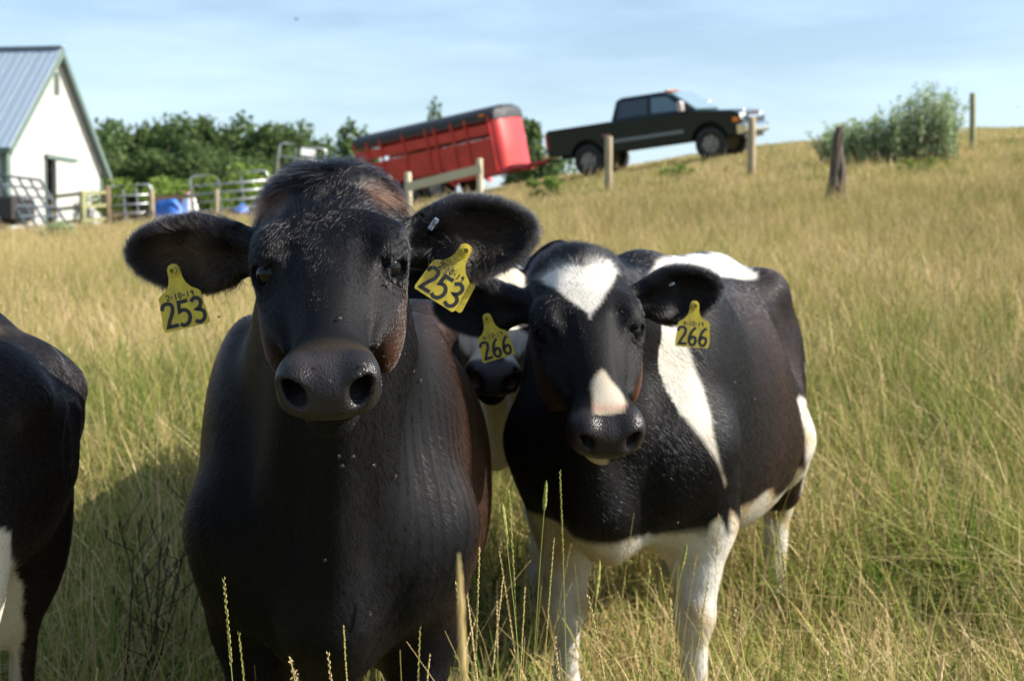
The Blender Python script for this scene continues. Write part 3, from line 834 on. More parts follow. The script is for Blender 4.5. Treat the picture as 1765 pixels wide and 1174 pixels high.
for s in (-1, 1):
    for x_ in (.80, 1.98, 3.10): MB().box((x_, s * .986, .95), (.016, .008, .70)).build('door_gap', M_UNDER, truck)
    for x_ in (1.0, 2.14): MB().box((x_, s * .995, 1.12), (.17, .03, .045)).build('door_handle', M_PAINT, truck)
    MB().box((1.88, s * .993, .80), (2.10, .028, .095)).build('side_moulding', M_TRIM, truck, bevel=.008)
    MB().box((2.98, s * 1.10, 1.47), (.13, .24, .28)).build('mirror', mat('mirror_shell', (.42, .37, .37), .3, .3), truck, bevel=.03)
    MB().box((4.50, s * .70, .98), (.16, .42, .24)).build('headlight', M_LAMP, truck, bevel=.03)
    MB().box((4.43, s * .955, .92), (.20, .07, .14)).build('turn_signal', M_AMBER, truck, bevel=.02)
    MB().box((-1.20, s * .92, 1.05), (.10, .14, .44)).build('tail_light', M_RED, truck, bevel=.02)
    MB().tube([(4.66, s * .62, .68), (4.70, s * .62, .68)], .085, 16).build('fog_lamp', M_LAMP, truck)
MB().box((4.57, 0, .97), (.09, .98, .26)).build('grille', M_UNDER, truck)
MB().box((4.63, 0, .97), (.04, 1.0, .07)).build('grille_bar', M_CHROME, truck)
MB().box((4.50, 0, 1.12), (.18, 1.30, .06)).build('grille_surround', M_CHROME, truck, bevel=.02)
MB().extrude([(4.42, .52), (4.42, .80), (4.66, .80), (4.72, .72), (4.70, .56), (4.6, .52)], -.99, .99).build('front_bumper', M_CHROME, truck, bevel=.03)
MB().box((4.42, 0, .47), (.3, 1.6, .12)).build('air_dam', M_UNDER, truck)
MB().box((-1.30, 0, .66), (.16, 1.86, .18)).build('rear_bumper', M_CHROME, truck, bevel=.03)
for y_ in (-.36, -.18, 0, .18, .36): MB().box((2.34, y_, 1.975), (.12, .07, .045)).build('roof_marker_lamp', M_AMBER, truck, bevel=.012)
MB().box((-1.42, 0, .50), (.30, .07, .07)).build('hitch', M_UNDER, truck)
MB().box((.65, -.993, 1.00), (.26, .006, .06)).build('badge', mat('badge_grey', (.3, .1, .09), .5), truck)
for x_ in (0, WB):
    for s in (-1, 1): wheel(truck, x_, s * .84, .435, .29, .25, s)
for _o in truck.children:
    if _o.type == 'MESH': _o.location.z += truck_body_lift
# livestock trailer
ball = TM @ Vector((-1.5, 0, .52))
tdir = (Pr - Pf); tdir.z = 0; tdir.normalize()
ax_x = ball.x + tdir.x * 3.46; ax_y = ball.y + tdir.y * 3.46
Pa = Vector((ax_x, ax_y, float(gz(ax_x, ax_y))))
Pb = Vector((ball.x, ball.y, float(gz(ball.x, ball.y))))
LM = veh_matrix(Pa, Pb)
LM = frame(Pa, (ball - Vector((0, 0, .46))) - Pa, LM.to_3x3().col[2])
stock = empty('livestock_trailer', Pa); stock.matrix_world = LM @ Matrix.Diagonal((1, 1, 1.09, 1))
tag(stock, 'red slatted livestock trailer with black tarpaulin roof hitched to the truck', 'trailer')
M_TRED = mat('red_trailer_paint', (0.60, 0.026, 0.022), .40, var=.5, vscale=3, color2=(.22, .02, .015), coat=.2)
M_TARPB = mat('black_roof_tarp', (.02, .022, .026), .55, var=.3, bump=.3, bscale=6)
x0, x1, hw = -2.52, 2.20, .92; zf, zt = .48, 1.98
ribs = [x0 + .02] + [x0 + (x1 - x0) * t for t in (.10, .20, .37, .54, .605, .73, .83)] + [x1 - .02]
for s in (-1, 1):
    for a_, b_ in zip(ribs[:-1], ribs[1:]):
        MB().box(((a_ + b_) / 2, s * hw, .94), (b_ - a_ - .05, .03, .90)).build('side_panel', M_TRED, stock)
        MB().box(((a_ + b_) / 2, s * hw, 1.625), (b_ - a_ - .05, .03, .27)).build('slat', M_TRED, stock)
        MB().box(((a_ + b_) / 2, s * hw, 1.90), (b_ - a_ - .05, .035, .12)).build('top_rail', M_TRED, stock)
    for r_ in ribs: MB().box((r_, s * (hw + .025), 1.22), (.055, .07, 1.52)).build('upright', M_TRED, stock)
    MB().box((0, s * (hw + .01), .45), (x1 - x0 + .04, .09, .10)).build('floor_rail', M_TRED, stock)
MB().box((0, 0, .46), (x1 - x0, 1.78, .05)).build('floor', M_UNDER, stock)
MB().box((x0 - .02, 0, .95), (.05, 1.8, .95)).build('tail_gate', M_TRED, stock)
nz = [(x1, -hw), (x1 + .16, -hw * .94), (x1 + .27, -hw * .70), (x1 + .31, 0), (x1 + .27, hw * .70), (x1 + .16, hw * .94), (x1, hw)]
V = []
for z_, k_ in ((.42, 1.0), (1.0, 1.0), (1.6, .97), (2.0, .80)):
    for x_, y_ in nz: V.append((x1 + (x_ - x1) * k_, y_, z_))
m_ = len(nz); F = [(j * m_ + i, j * m_ + i + 1, (j + 1) * m_ + i + 1, (j + 1) * m_ + i) for j in range(3) for i in range(m_ - 1)]
MB().add(V, F).build('rounded_nose', M_TRED, stock, smooth=True)
sec = [(-hw - .05, 1.86), (-hw - .05, 2.04), (-hw * .86, 2.15), (-hw * .4, 2.23), (hw * .4, 2.23), (hw * .86, 2.15), (hw + .05, 2.04), (hw + .05, 1.86)]
V = []; st = [(x0 - .06, 1), (x1 + .02, 1), (x1 + .16, .96), (x1 + .26, .74), (x1 + .30, .45)]
for i, (x_, k_) in enumerate(st):
    for y_, z_ in sec:
        V.append((x_, y_ * k_, 1.86 + (z_ - 1.86) * (1 if i < 3 else (.80, .45)[i - 3])))
m_ = len(sec); F = [(j * m_ + i, j * m_ + i + 1, (j + 1) * m_ + i + 1, (j + 1) * m_ + i) for j in range(len(st) - 1) for i in range(m_ - 1)] + [tuple(range(m_ - 1, -1, -1)), tuple(range((len(st) - 1) * m_, len(st) * m_))]
MB().add(V, F).build('roof_tarp', M_TARPB, stock, smooth=False, bevel=.04)
for s in (-1, 1):
    MB().tube([(x1 - .1, s * .75, .46), (3.38, s * .05, .50)], .055, 8).build('tongue_bar', M_TRED, stock)
    fp = arc(-.05, .62, 0, 180, 10, .30); fi = arc(-.05, .57, 180, 0, 10, .30)
    MB().extrude([(.85, .30), (.62, .62), (.35, .80), (-1.0, .80), (-1.27, .62), (-1.5, .30), (-1.42, .30), (-1.2, .57), (-.97, .74), (.33, .74), (.57, .57), (.76, .30)], s * .95, s * 1.16).build('fender', M_TRED, stock)
    MB().box((x1 - .2, s * (hw + .06), 2.0), (.16, .04, .06)).build('marker_lamp', M_AMBER, stock)
    for x_ in (.12, -.78): wheel(stock, x_, s * 1.05, .36, .20, .21, s)
MB().tube([(3.1, 0, .12), (3.1, 0, .85)], .04, 8).build('jack', M_UNDER, stock)
MB().box((3.42, 0, .52), (.26, .12, .10)).build('coupler', M_UNDER, stock)

# ================================================================ birds
M_BIRD = mat('dark_feathers', (.05, .05, .06), .8)
def bird(px, py, d, s, rz, label):
    p = at(px, py, d)
    mb = MB(); mb.tube([(-.5, 0, 0), (-.3, 0, .02), (0, 0, .03), (.3, 0, .03), (.45, 0, .04), (.55, 0, .03)], [.02, .07, .11, .09, .06, .01], 8)
    mb.add([(.2, .05, .04), (-.15, .05, .04), (-.25, .6, .3), (.0, .62, .32), (-.3, 1.1, .22), (.2, -.05, .04), (-.15, -.05, .04), (-.25, -.6, .3), (.0, -.62, .32), (-.3, -1.1, .22)],
           [(0, 1, 2, 3), (3, 2, 4), (5, 8, 7, 6), (8, 9, 7)])
    mb.add([(-.4, .05, 0), (-.4, -.05, 0), (-.8, -.14, .0), (-.8, .14, 0)], [(0, 1, 2, 3)])
    o = mb.build('bird', M_BIRD, loc=p); o.scale = (s, s, s); o.rotation_euler = (0, 0, rz); tag(o, label, 'bird'); return o
bird(511, 33, 55, .16, .4, 'small dark bird flying high above the trailer')
bird(1728, 187, 70, .12, 1.0, 'tiny dark bird flying low over the right hand slope, beside the skyline post')
bird(1754, 184, 70, .12, 2.0, 'tiny dark bird flying farthest away from the skyline post')
# ================================================================ cows: implicit surfaces meshed with surface nets
f32 = np.float32
def ctab(xs_, ys_, n=400):
    """smooth table through control points (Catmull-Rom tangents)"""
    xs_ = np.array(xs_, float); ys_ = np.array(ys_, float)
    m = np.gradient(ys_, xs_)
    q = np.linspace(xs_[0], xs_[-1], n); k = np.clip(np.searchsorted(xs_, q) - 1, 0, len(xs_) - 2)
    h = xs_[k + 1] - xs_[k]; t = (q - xs_[k]) / h
    y = (2*t**3-3*t**2+1)*ys_[k] + (t**3-2*t**2+t)*h*m[k] + (-2*t**3+3*t**2)*ys_[k+1] + (t**3-t**2)*h*m[k+1]
    return q, y
def tv(tab, x): return np.interp(x, tab[0], tab[1]).astype(f32)
def smin(a, b, k):
    h = np.maximum(k - np.abs(a - b), 0) / k
    return np.minimum(a, b) - h * h * (k * .25)
def smax(a, b, k): return -smin(-a, -b, k)
def ell(P, c, r):
    q = (P - np.array(c, f32)) / np.array(r, f32)
    k0 = np.sqrt((q * q).sum(1)) + 1e-6
    q2 = q / np.array(r, f32); k1 = np.sqrt((q2 * q2).sum(1)) + 1e-6
    return k0 * (k0 - 1) / k1
def sup(P, c, r, p):
    q = np.abs((P - np.array(c, f32)) / np.array(r, f32))
    return ((q ** p).sum(1) ** f32(1 / p) - 1) * f32(min(r))
def cone(P, a, b, ra, rb):
    a = np.array(a, f32); b = np.array(b, f32); ab = b - a
    t = np.clip(((P - a) @ ab) / (ab @ ab), 0, 1)
    d = P - a - t[:, None] * ab
    return np.sqrt((d * d).sum(1)) - (ra + (rb - ra) * t)
def nz3(P, freq, seed, octs=3):
    """cheap smooth noise, about -1..1"""
    rs = np.random.default_rng(seed); out = np.zeros(len(P), f32); amp = 1.0; tot = 0
    for o in range(octs):
        for _ in range(4):
            k = rs.normal(0, 1, 3); k *= freq * (2 ** o) * rs.uniform(.7, 1.3) / np.linalg.norm(k)
            out += amp * np.sin(P @ k.astype(f32) + f32(rs.uniform(0, 6.28))) ; tot += amp * .6
        amp *= .55
    return out / tot * 1.1

HU = [-.055, -.03, .0, .05, .11, .18, .25, .31, .37, .415, .45, .475, .487]
H_HW = ctab(HU, [.020, .044, .070, .098, .113, .107, .080, .063, .057, .061, .060, .043, .018])
H_TOP = ctab(HU, [-.080, -.050, -.022, .003, .016, .014, .004, -.003, -.006, -.006, -.014, -.030, -.045])
H_BOT = ctab(HU, [-.090, -.115, -.135, -.160, -.182, -.198, -.192, -.172, -.136, -.108, -.094, -.078, -.058])
EYE = (.192, .0865, -.036); EYE_R = .0225

class Head:
    def __init__(s, eye_mid, pitch, yaw=0, roll=0, scale=1.0, ears=None, jaw=1.0):
        Rm = Matrix.Rotation(R(yaw), 3, 'Z') @ Matrix.Rotation(R(roll), 3, 'Y')
        p = R(pitch)
        U = Rm @ Vector((0, -math.sin(p), -math.cos(p))); V = Rm @ Vector((1, 0, 0)); W = Rm @ Vector((0, -math.cos(p), math.sin(p)))
        s.A = np.array([U, V, W], f32); s.sc = scale
        s.o = np.array(eye_mid, f32) - scale * (s.A.T @ np.array([EYE[0], 0, EYE[2]], f32))
        s.ears = []
        for e in ears: s.ears.append(s.ear_frame(*e))
    def loc(s, P): return ((P - s.o) @ s.A.T / s.sc).astype(f32)
    def wor(s, h): return s.o + s.sc * (np.array(h, f32) @ s.A)
    def dirw(s, h): return np.array(h, f32) @ s.A
    def ear_frame(s, side, tip, normal, length=.245, width=.064):
        """tip: world direction of the ear axis; normal: world direction the hollow faces"""
        base = s.wor((.075, side * .090, -.085))
        a = Vector(tip).normalized(); n = Vector(normal); n = (n - a * n.dot(a)).normalized(); q = n.cross(a)
        return dict(side=side, base=np.array(base, f32), B=np.array([a, q, n], f32), L=length, W=width)
    def ear_loc(s, e, P): return ((P - e['base']) @ e['B'].T / s.sc).astype(f32)
    def sdf(s, P):
        h = s.loc(P); u, v, w = h[:, 0], h[:, 1], h[:, 2]; av = np.abs(v)
        hs = np.stack([u, av, w], 1)
        uc = np.clip(u, HU[0], HU[-1])
        hw, tp, bt = tv(H_HW, uc), tv(H_TOP, uc), tv(H_BOT, uc)
        c = (tp + bt) / 2; hh = (tp - bt) / 2
        tt = np.clip((tp - w) / (tp - bt), 0, 1)
        taper = 1 - .40 * np.clip(tt - .35, 0, 1) ** 1.0
        x = av / (hw * taper); y = np.abs(w - c) / hh
        q = (x ** 3.0 + y ** 3.0) ** f32(1 / 3.0)
        d = (q - 1) * np.minimum(hw, hh) * .9
        du = np.abs(u - uc)
        d = np.where(du > 0, np.sqrt(np.maximum(d, 0) ** 2 + du ** 2), d)
        # forehead boss, brow and cheek
        d = smin(d, ell(hs, (.165, .084, -.024), (.058, .030, .034)), .022)
        d = smin(d, ell(hs, (.152, .096, -.034), (.036, .020, .024)), .010)      # bone above the eye
        d = smin(d, ell(hs, (.215, .074, -.100), (.110, .037, .082)), .030)      # masseter
        d = smin(d, cone(hs, (.222, .090, -.058), (.335, .064, -.060), .014, .009), .014)   # cheek bone ridge
        d = smin(d, ell(h, (.016, 0, -.048), (.044, .044, .046)), .045)         # poll
        # shallow dish in the middle of the face and beside the nasal bone
        d = smax(d, -ell(hs, (.275, .098, -.006), (.070, .026, .030)), .030)
        d = smax(d, -ell(h, (.150, 0, .050), (.060, .034, .036)), .020)
        d = smin(d, cone(h, (.12, 0, -.022), (.385, 0, -.034), .036, .030), .020)        # nasal bone
        d = smax(d, -cone(hs, (.190, .058, .026), (.33, .060, .000), .021, .018), .014)  # groove beside it
        d = smax(d, -ell(hs, (.060, .100, .012), (.050, .026, .030)), .030)              # temple
        # muzzle
        d = smin(d, sup(h, (.428, 0, -.042), (.046, .064, .034), 2.9), .026)
        d = smin(d, ell(hs, (.440, .043, -.020), (.034, .026, .024)), .013)      # wings of the nostrils
        d = smin(d, ell(h, (.445, 0, -.042), (.034, .050, .029)), .016)
        d = smin(d, ell(hs, (.424, .047, -.057), (.040, .021, .018)), .016)      # lip corners
        d = smin(d, ell(h, (.414, 0, -.106), (.054, .043, .033)), .012)          # chin
        # mouth line
        d = smax(d, -ell(h, (.425, 0, -.0745), (.075, .085, .0045)), .007)
        # nostrils: comma shaped, opening forwards and outwards
        d = smax(d, -ell(hs, (.474, .0400, -.029), (.024, .0100, .0150)), .009)
        d = smax(d, -ell(hs, (.466, .050, -.018), (.024, .0108, .0092)), .008)
        d = smax(d, -ell(hs, (.448, .046, -.030), (.030, .009, .010)), .008)
        # eye sockets and lids
        ec = np.array(EYE, f32)
        d = smin(d, ell(hs, EYE, (.0285, .0265, .0265)), .016)
        d = smax(d, -ell(hs, (EYE[0] + .011, EYE[1] + .0165, EYE[2] + .0085), (.0215, .0190, .0140)), .004)
        d = smax(d, -ell(hs, (EYE[0] + .026, EYE[1] - .004, EYE[2] + .026), (.016, .007, .008)), .008)     # tear duct hollow
        # creases above and below the eye
        er = np.sqrt((u - EYE[0]) ** 2 + ((w - EYE[2]) * 1.1) ** 2)
        near = np.exp(-((av - .10) / .03) ** 2)
        d = d + f32(.0016) * np.sin(er * 560) * near * np.exp(-((er - .036) / .011) ** 2)
        # ears
        for e in s.ears:
            g = s.ear_loc(e, P); L, W = e['L'], e['W']
            pn = g[:, 0] / L
            bend = .16 * W * 2 * (np.clip(pn, 0, 1.2)) ** 2
            g2 = np.stack([g[:, 0], g[:, 1] * (1 + .55 * np.clip(pn - .45, 0, .7)), g[:, 2] + bend * .3], 1)
            outer = ell(g2, (L * .60, 0, -.004), (L * .42, W, .030))
            cup = ell(g2, (L * .62, 0, .030), (L * .36, W * .80, .032))
            ed = smax(outer, -cup, .008)
            ed = smin(ed, cone(g2, (-.03, 0, -.01), (L * .34, 0, -.006), .040, .030), .03)
            ed = smax(ed, -ell(g2, (L * .36, 0, .034), (.060, .018, .022)), .02)
            d = smin(d, ed, .022)
        return d * s.sc

BS = [-.02, .03, .12, .30, .52, .78, 1.00, 1.15, 1.32, 1.43, 1.47]
B_TOP = ctab(BS, [.90, 1.00, 1.10, 1.19, 1.175, 1.165, 1.185, 1.205, 1.185, 1.12, 1.05])
B_BOT = ctab(BS, [.74, .66, .60, .56, .53, .50, .53, .60, .72, .82, .90])
B_HW = ctab(BS, [.06, .135, .20, .265, .315, .345, .335, .285, .225, .150, .06])
class Body:
    def __init__(s, chest, yaw, scale=1.0, width=1.0, head=None, neck_r=1.0, wrinkle=0, drop=0.0, leg_l=1.0, tail=None, hind=0.0):
        """chest: ground point under the front of the chest; yaw: heading, 0 = facing the camera (-Y)"""
        a = R(yaw); s.F = np.array([math.sin(a), -math.cos(a), 0], f32); s.S = np.array([math.cos(a), math.sin(a), 0], f32)
        s.o = np.array(chest, f32); s.sc = scale; s.wd = width; s.head = head; s.nr = neck_r; s.wrinkle = wrinkle
        s.drop = drop; s.leg_l = leg_l; s.tail = tail; s.hind = hind
    def loc(s, P):
        d = (P - s.o) / s.sc
        return np.stack([-(d @ s.F), d @ s.S, d[:, 2]], 1).astype(f32)
    def wor(s, b): return s.o + s.sc * (-b[0] * s.F + b[1] * s.S + b[2] * np.array([0, 0, 1], f32))
    def sdf(s, P):
        b = s.loc(P); x, l, z = b[:, 0], b[:, 1] / s.wd, b[:, 2]
        xc = np.clip(x, BS[0], BS[-1]); tp, bt, hw = tv(B_TOP, xc), tv(B_BOT, xc) - f32(s.drop), tv(B_HW, xc)
        c, hh = (tp + bt) / 2, (tp - bt) / 2
        # wider below the middle: the barrel hangs
        sag = 1 + .05 * np.clip((c - z) / hh, -1, 1)
        q = ((np.abs(l) / (hw * sag)) ** 2.4 + (np.abs(z - c) / hh) ** 2.4) ** f32(1 / 2.4)
        d = (q - 1) * np.minimum(hw, hh) * .9
        dx = np.abs(x - xc); d = np.where(dx > 0, np.sqrt(np.maximum(d, 0) ** 2 + dx ** 2), d)
        bs = np.stack([x, np.abs(l), z], 1)
        d = smin(d, ell(bs, (.24, .175, .92), (.16, .085, .25)), .09)            # shoulder blade
        d = smin(d, ell(bs, (.10, .145, .77), (.11, .080, .14)), .09)            # point of the shoulder
        d = smin(d, ell(b * np.array([1, 1 / s.wd, 1], f32), (.05, 0, .66), (.11, .10, .15)), .06)   # brisket
        d = smin(d, ell(bs, (1.09, .205, 1.115), (.08, .05, .05)), .09)       # hook bone
        d = smin(d, ell(bs, (1.40, .110, 1.06), (.07, .05, .06)), .07)           # pin bone
        d = smin(d, ell(bs, (1.22, .190, .82), (.20, .105, .27)), .08)           # thigh
        d = smin(d, cone(b * np.array([1, 1 / s.wd, 1], f32), (.3, 0, 1.165), (1.3, 0, 1.175), .045, .04), .08)   # spine
        d = smax(d, -ell(bs, (.93, .345, 1.00), (.12, .07, .10)), .10)           # hollow before the hip
        # legs
        bs = bs / np.array([1, s.leg_l, 1], f32)
        leg = cone(bs, (.15, .165, .78), (.27, .165, .58), .105, .076)
        leg = smin(leg, cone(bs, (.27, .165, .58), (.25, .155, .37), .074, .044), .04)
        leg = smin(leg, ell(bs, (.245, .155, .36), (.046, .044, .062)), .03)
        leg = smin(leg, cone(bs, (.25, .155, .36), (.255, .155, .14), .033, .031), .03)
        leg = smin(leg, cone(bs, (.255, .155, .14), (.22, .155, .05), .042, .050), .03)
        leg = smin(leg, cone(bs, (.22, .155, .05), (.21, .155, .01), .052, .056), .02)
        bs = bs + np.array([s.hind, 0, 0], f32) * np.clip((.95 - z) / .4, 0, 1)[:, None]
        hl = cone(bs, (1.16, .20, .68), (1.32, .175, .52), .115, .075)
        hl = smin(hl, cone(bs, (1.32, .175, .52), (1.44, .165, .44), .062, .044), .05)
        hl = smin(hl, cone(bs, (1.44, .165, .44), (1.38, .160, .15), .041, .034), .03)
        hl = smin(hl, cone(bs, (1.38, .160, .15), (1.34, .160, .05), .044, .052), .03)
        hl = smin(hl, cone(bs, (1.34, .160, .05), (1.33, .160, .01), .052, .056), .02)
        d = smin(d, leg, .07); d = smin(d, hl, .05)
        if s.tail:
            t0 = np.array(s.tail, float)
            for a_, b_ in zip(t0[:-1], t0[1:]): d = smin(d, cone(b * np.array([1, 1 / s.wd, 1], f32), a_[:3], b_[:3], a_[3], b_[3]), .03)
        d = d * s.sc
        # neck
        if s.head is not None:
            H = s.head; nr = s.nr * s.sc
            a1, a2 = H.wor((.035, 0, -.095)), H.wor((.13, 0, -.165))
            n = cone(P, a1, s.wor((.16, 0, 1.02)), .092 * nr, .165 * nr)
            n = smin(n, cone(P, a2, s.wor((.06, 0, .80)), .062 * nr, .135 * nr), .09)
            n = smin(n, cone(P, H.wor((.17, 0, -.195)), s.wor((-.045, 0, .66)), .024 * nr, .058 * nr), .035)
            if s.wrinkle:
                ph = np.arctan2(b[:, 1], -(b[:, 0] - .25)); z_ = b[:, 2]
                fold = np.sin(ph * 62 + 5 * nz3(P, 5, 3, 1)) * np.clip(.5 + .6 * nz3(P, 7, 8, 1), 0, 1) * np.exp(-((b[:, 0] - .05) / .10) ** 2) * np.exp(-((z_ - .88) / .13) ** 2) * np.clip((b[:, 1] - .03) / .05, 0, 1)
                n = n + f32(.0020) * fold; d = d + f32(.0020) * fold
            d = smin(d, n, .075)
            d = smin(d, H.sdf(P), .028)
        d = d + f32(.0022) * nz3(P, 11, 5, 1)
        return d

def surface_net(fn, lo, hi, h):
    lo = np.array(lo, float); n = np.ceil((np.array(hi) - lo) / (4 * h)).astype(int)
    ax = [lo[i] + (np.arange(n[i]) + .5) * 4 * h for i in range(3)]
    C = np.stack(np.meshgrid(*ax, indexing='ij'), -1).reshape(-1, 3).astype(f32)
    dc = np.concatenate([fn(c) for c in np.array_split(C, max(1, len(C) // 200000))])
    act = np.abs(dc) < 4 * h * 1.6
    N = n * 4
    G = np.repeat(np.repeat(np.repeat(np.where(dc > 0, f32(1), f32(-1)).reshape(n), 4, 0), 4, 1), 4, 2)
    bi = np.argwhere(act.reshape(n))
    o = np.stack(np.meshgrid(*[np.arange(4)] * 3, indexing='ij'), -1).reshape(-1, 3)
    I = (bi[:, None, :] * 4 + o[None]).reshape(-1, 3)
    Pf_ = (lo + I * h).astype(f32)
    val = np.concatenate([fn(c) for c in np.array_split(Pf_, max(1, len(Pf_) // 200000))])
    G[I[:, 0], I[:, 1], I[:, 2]] = val
    S = G < 0
    cs = np.zeros(np.array(S.shape) - 1, np.int8)
    for i in (0, 1):
        for j in (0, 1):
            for k in (0, 1):
                cs += S[i:S.shape[0]-1+i, j:S.shape[1]-1+j, k:S.shape[2]-1+k]
    cells = np.argwhere((cs > 0) & (cs < 8))
    idx = np.full(cs.shape, -1, np.int32); idx[cells[:, 0], cells[:, 1], cells[:, 2]] = np.arange(len(cells))
    acc = np.zeros((len(cells), 3)); cnt = np.zeros(len(cells))
    cor = [(0,0,0),(1,0,0),(0,1,0),(1,1,0),(0,0,1),(1,0,1),(0,1,1),(1,1,1)]
    cv = [G[cells[:, 0]+a, cells[:, 1]+b, cells[:, 2]+c] for a, b, c in cor]
    for a, b in [(0,1),(2,3),(4,5),(6,7),(0,2),(1,3),(4,6),(5,7),(0,4),(1,5),(2,6),(3,7)]:
        va, vb = cv[a], cv[b]; m = (va < 0) != (vb < 0)
        t = np.where(m, va / np.where(m, va - vb, 1), 0)
        pa, pb = np.array(cor[a], float), np.array(cor[b], float)
        acc += m[:, None] * (pa + (pb - pa) * t[:, None]); cnt += m
    V = lo + (cells + acc / cnt[:, None]) * h
    quads = []
    for axis in range(3):
        sl0 = [slice(None)] * 3; sl1 = [slice(None)] * 3
        sl0[axis] = slice(0, -1); sl1[axis] = slice(1, None)
        s0, s1 = S[tuple(sl0)], S[tuple(sl1)]
        E = np.argwhere(s0 != s1); flip = s0[E[:, 0], E[:, 1], E[:, 2]]
        b, c = (axis + 1) % 3, (axis + 2) % 3
        ok = (E[:, b] > 0) & (E[:, c] > 0) & (E[:, b] < cs.shape[b]) & (E[:, c] < cs.shape[c]) & (E[:, axis] < cs.shape[axis])
        E, flip = E[ok], flip[ok]
        def gi(db, dc_):
            q = E.copy(); q[:, b] -= db; q[:, c] -= dc_
            return idx[q[:, 0], q[:, 1], q[:, 2]]
        q4 = np.stack([gi(1, 1), gi(0, 1), gi(0, 0), gi(1, 0)], 1)
        q4[~flip] = q4[~flip][:, ::-1]
        quads.append(q4)
    Q = np.concatenate(quads); Q = Q[(Q >= 0).all(1)]
    return V, Q
def gradient(fn, V, e=.002):
    V = V.astype(f32); g = np.zeros((len(V), 3), f32)
    for i in range(3):
        dlt = np.zeros(3, f32); dlt[i] = e
        g[:, i] = (np.concatenate([fn(c) for c in np.array_split(V + dlt, max(1, len(V)//200000))]) - np.concatenate([fn(c) for c in np.array_split(V - dlt, max(1, len(V)//200000))])) / (2 * e)
    return g
def cow_mesh(fn, lo, hi, h):
    V, Q = surface_net(fn, lo, hi, h)
    used = np.zeros(len(V), bool); used[Q.ravel()] = True
    remap = np.cumsum(used) - 1; V = V[used]; Q = remap[Q]
    g = gradient(fn, V); gl = np.linalg.norm(g, axis=1) + 1e-6
    d = np.concatenate([fn(c) for c in np.array_split(V.astype(f32), max(1, len(V)//200000))])
    step = np.clip(d / gl, -h * .5, h * .5)
    V = V - g / gl[:, None] * step[:, None]
    return V, Q, g / gl[:, None]

# ---------------------------------------------------------------- coat materials
def coat_material(name, hair=False):
    """colour comes from the painted coat markings stored on the mesh (attribute coatcol), skin gloss from attribute wet"""
    m = bpy.data.materials.new(name); m.use_nodes = True
    nt = m.node_tree; b = nt.nodes['Principled BSDF']
    a = nt.nodes.new('ShaderNodeAttribute'); a.attribute_name = 'coatcol'
    nt.links.new(a.outputs['Color'], b.inputs['Base Color'])
    if hair:
        hb = nt.nodes.new('ShaderNodeBsdfHairPrincipled'); hb.model = 'CHIANG'; hb.parametrization = 'COLOR'
        hb.inputs['IOR'].default_value = 1.37; hb.inputs['Roughness'].default_value = .17; hb.inputs['Radial Roughness'].default_value = .38; hb.inputs['Random Roughness'].default_value = .3
        nt.links.new(a.outputs['Color'], hb.inputs['Color'])
        nt.links.new(hb.outputs[0], nt.nodes['Material Output'].inputs['Surface'])
        return m
    wt = nt.nodes.new('ShaderNodeAttribute'); wt.attribute_name = 'wet'
    mr = nt.nodes.new('ShaderNodeMapRange'); mr.inputs['To Min'].default_value = .60; mr.inputs['To Max'].default_value = .33
    ms = nt.nodes.new('ShaderNodeMapRange'); ms.inputs['To Min'].default_value = .09; ms.inputs['To Max'].default_value = .24
    nt.links.new(wt.outputs['Fac'], ms.inputs['Value']); nt.links.new(ms.outputs['Result'], b.inputs['Specular IOR Level'])
    nt.links.new(wt.outputs['Fac'], mr.inputs['Value']); nt.links.new(mr.outputs['Result'], b.inputs['Roughness'])
    b.inputs['Specular IOR Level'].default_value = .09
    geo = nt.nodes.new('ShaderNodeTexCoord')
    # pebbled skin on the muzzle, fine nap elsewhere
    vo = nt.nodes.new('ShaderNodeTexVoronoi'); vo.inputs['Scale'].default_value = 290
    n = nt.nodes.new('ShaderNodeTexNoise'); n.inputs['Scale'].default_value = 260; n.inputs['Detail'].default_value = 3
    nt.links.new(geo.outputs['Object'], vo.inputs['Vector']); nt.links.new(geo.outputs['Object'], n.inputs['Vector'])
    inv = nt.nodes.new('ShaderNodeMath'); inv.operation = 'MULTIPLY'; inv.inputs[1].default_value = -1.0
    nt.links.new(vo.outputs['Distance'], inv.inputs[0])
    mx = nt.nodes.new('ShaderNodeMixRGB')
    nt.links.new(wt.outputs['Fac'], mx.inputs['Fac']); nt.links.new(n.outputs['Fac'], mx.inputs['Color1']); nt.links.new(inv.outputs[0], mx.inputs['Color2'])
    bp = nt.nodes.new('ShaderNodeBump'); bp.inputs['Strength'].default_value = .5; bp.inputs['Distance'].default_value = .0018
    nt.links.new(mx.outputs['Color'], bp.inputs['Height']); nt.links.new(bp.outputs['Normal'], b.inputs['Normal'])
    return m
M_COAT = coat_material('cow_coat'); M_HAIR = coat_material('cow_hair', True)
M_EYE = mat('cow_eye', (.003, .0026, .003), .05, spec=.22)
BLACK = np.array([.0044, .0044, .0056]); BROWN = np.array([.052, .026, .018]); WHITE = np.array([.52, .50, .45]); RUST = np.array([.075, .028, .012])
def mixc(c, t, col): 
    t = np.clip(t, 0, 1)[:, None]; return c * (1 - t) + np.asarray(col) * t
def edge(d, w): return np.clip(.5 - d / (2 * w), 0, 1)

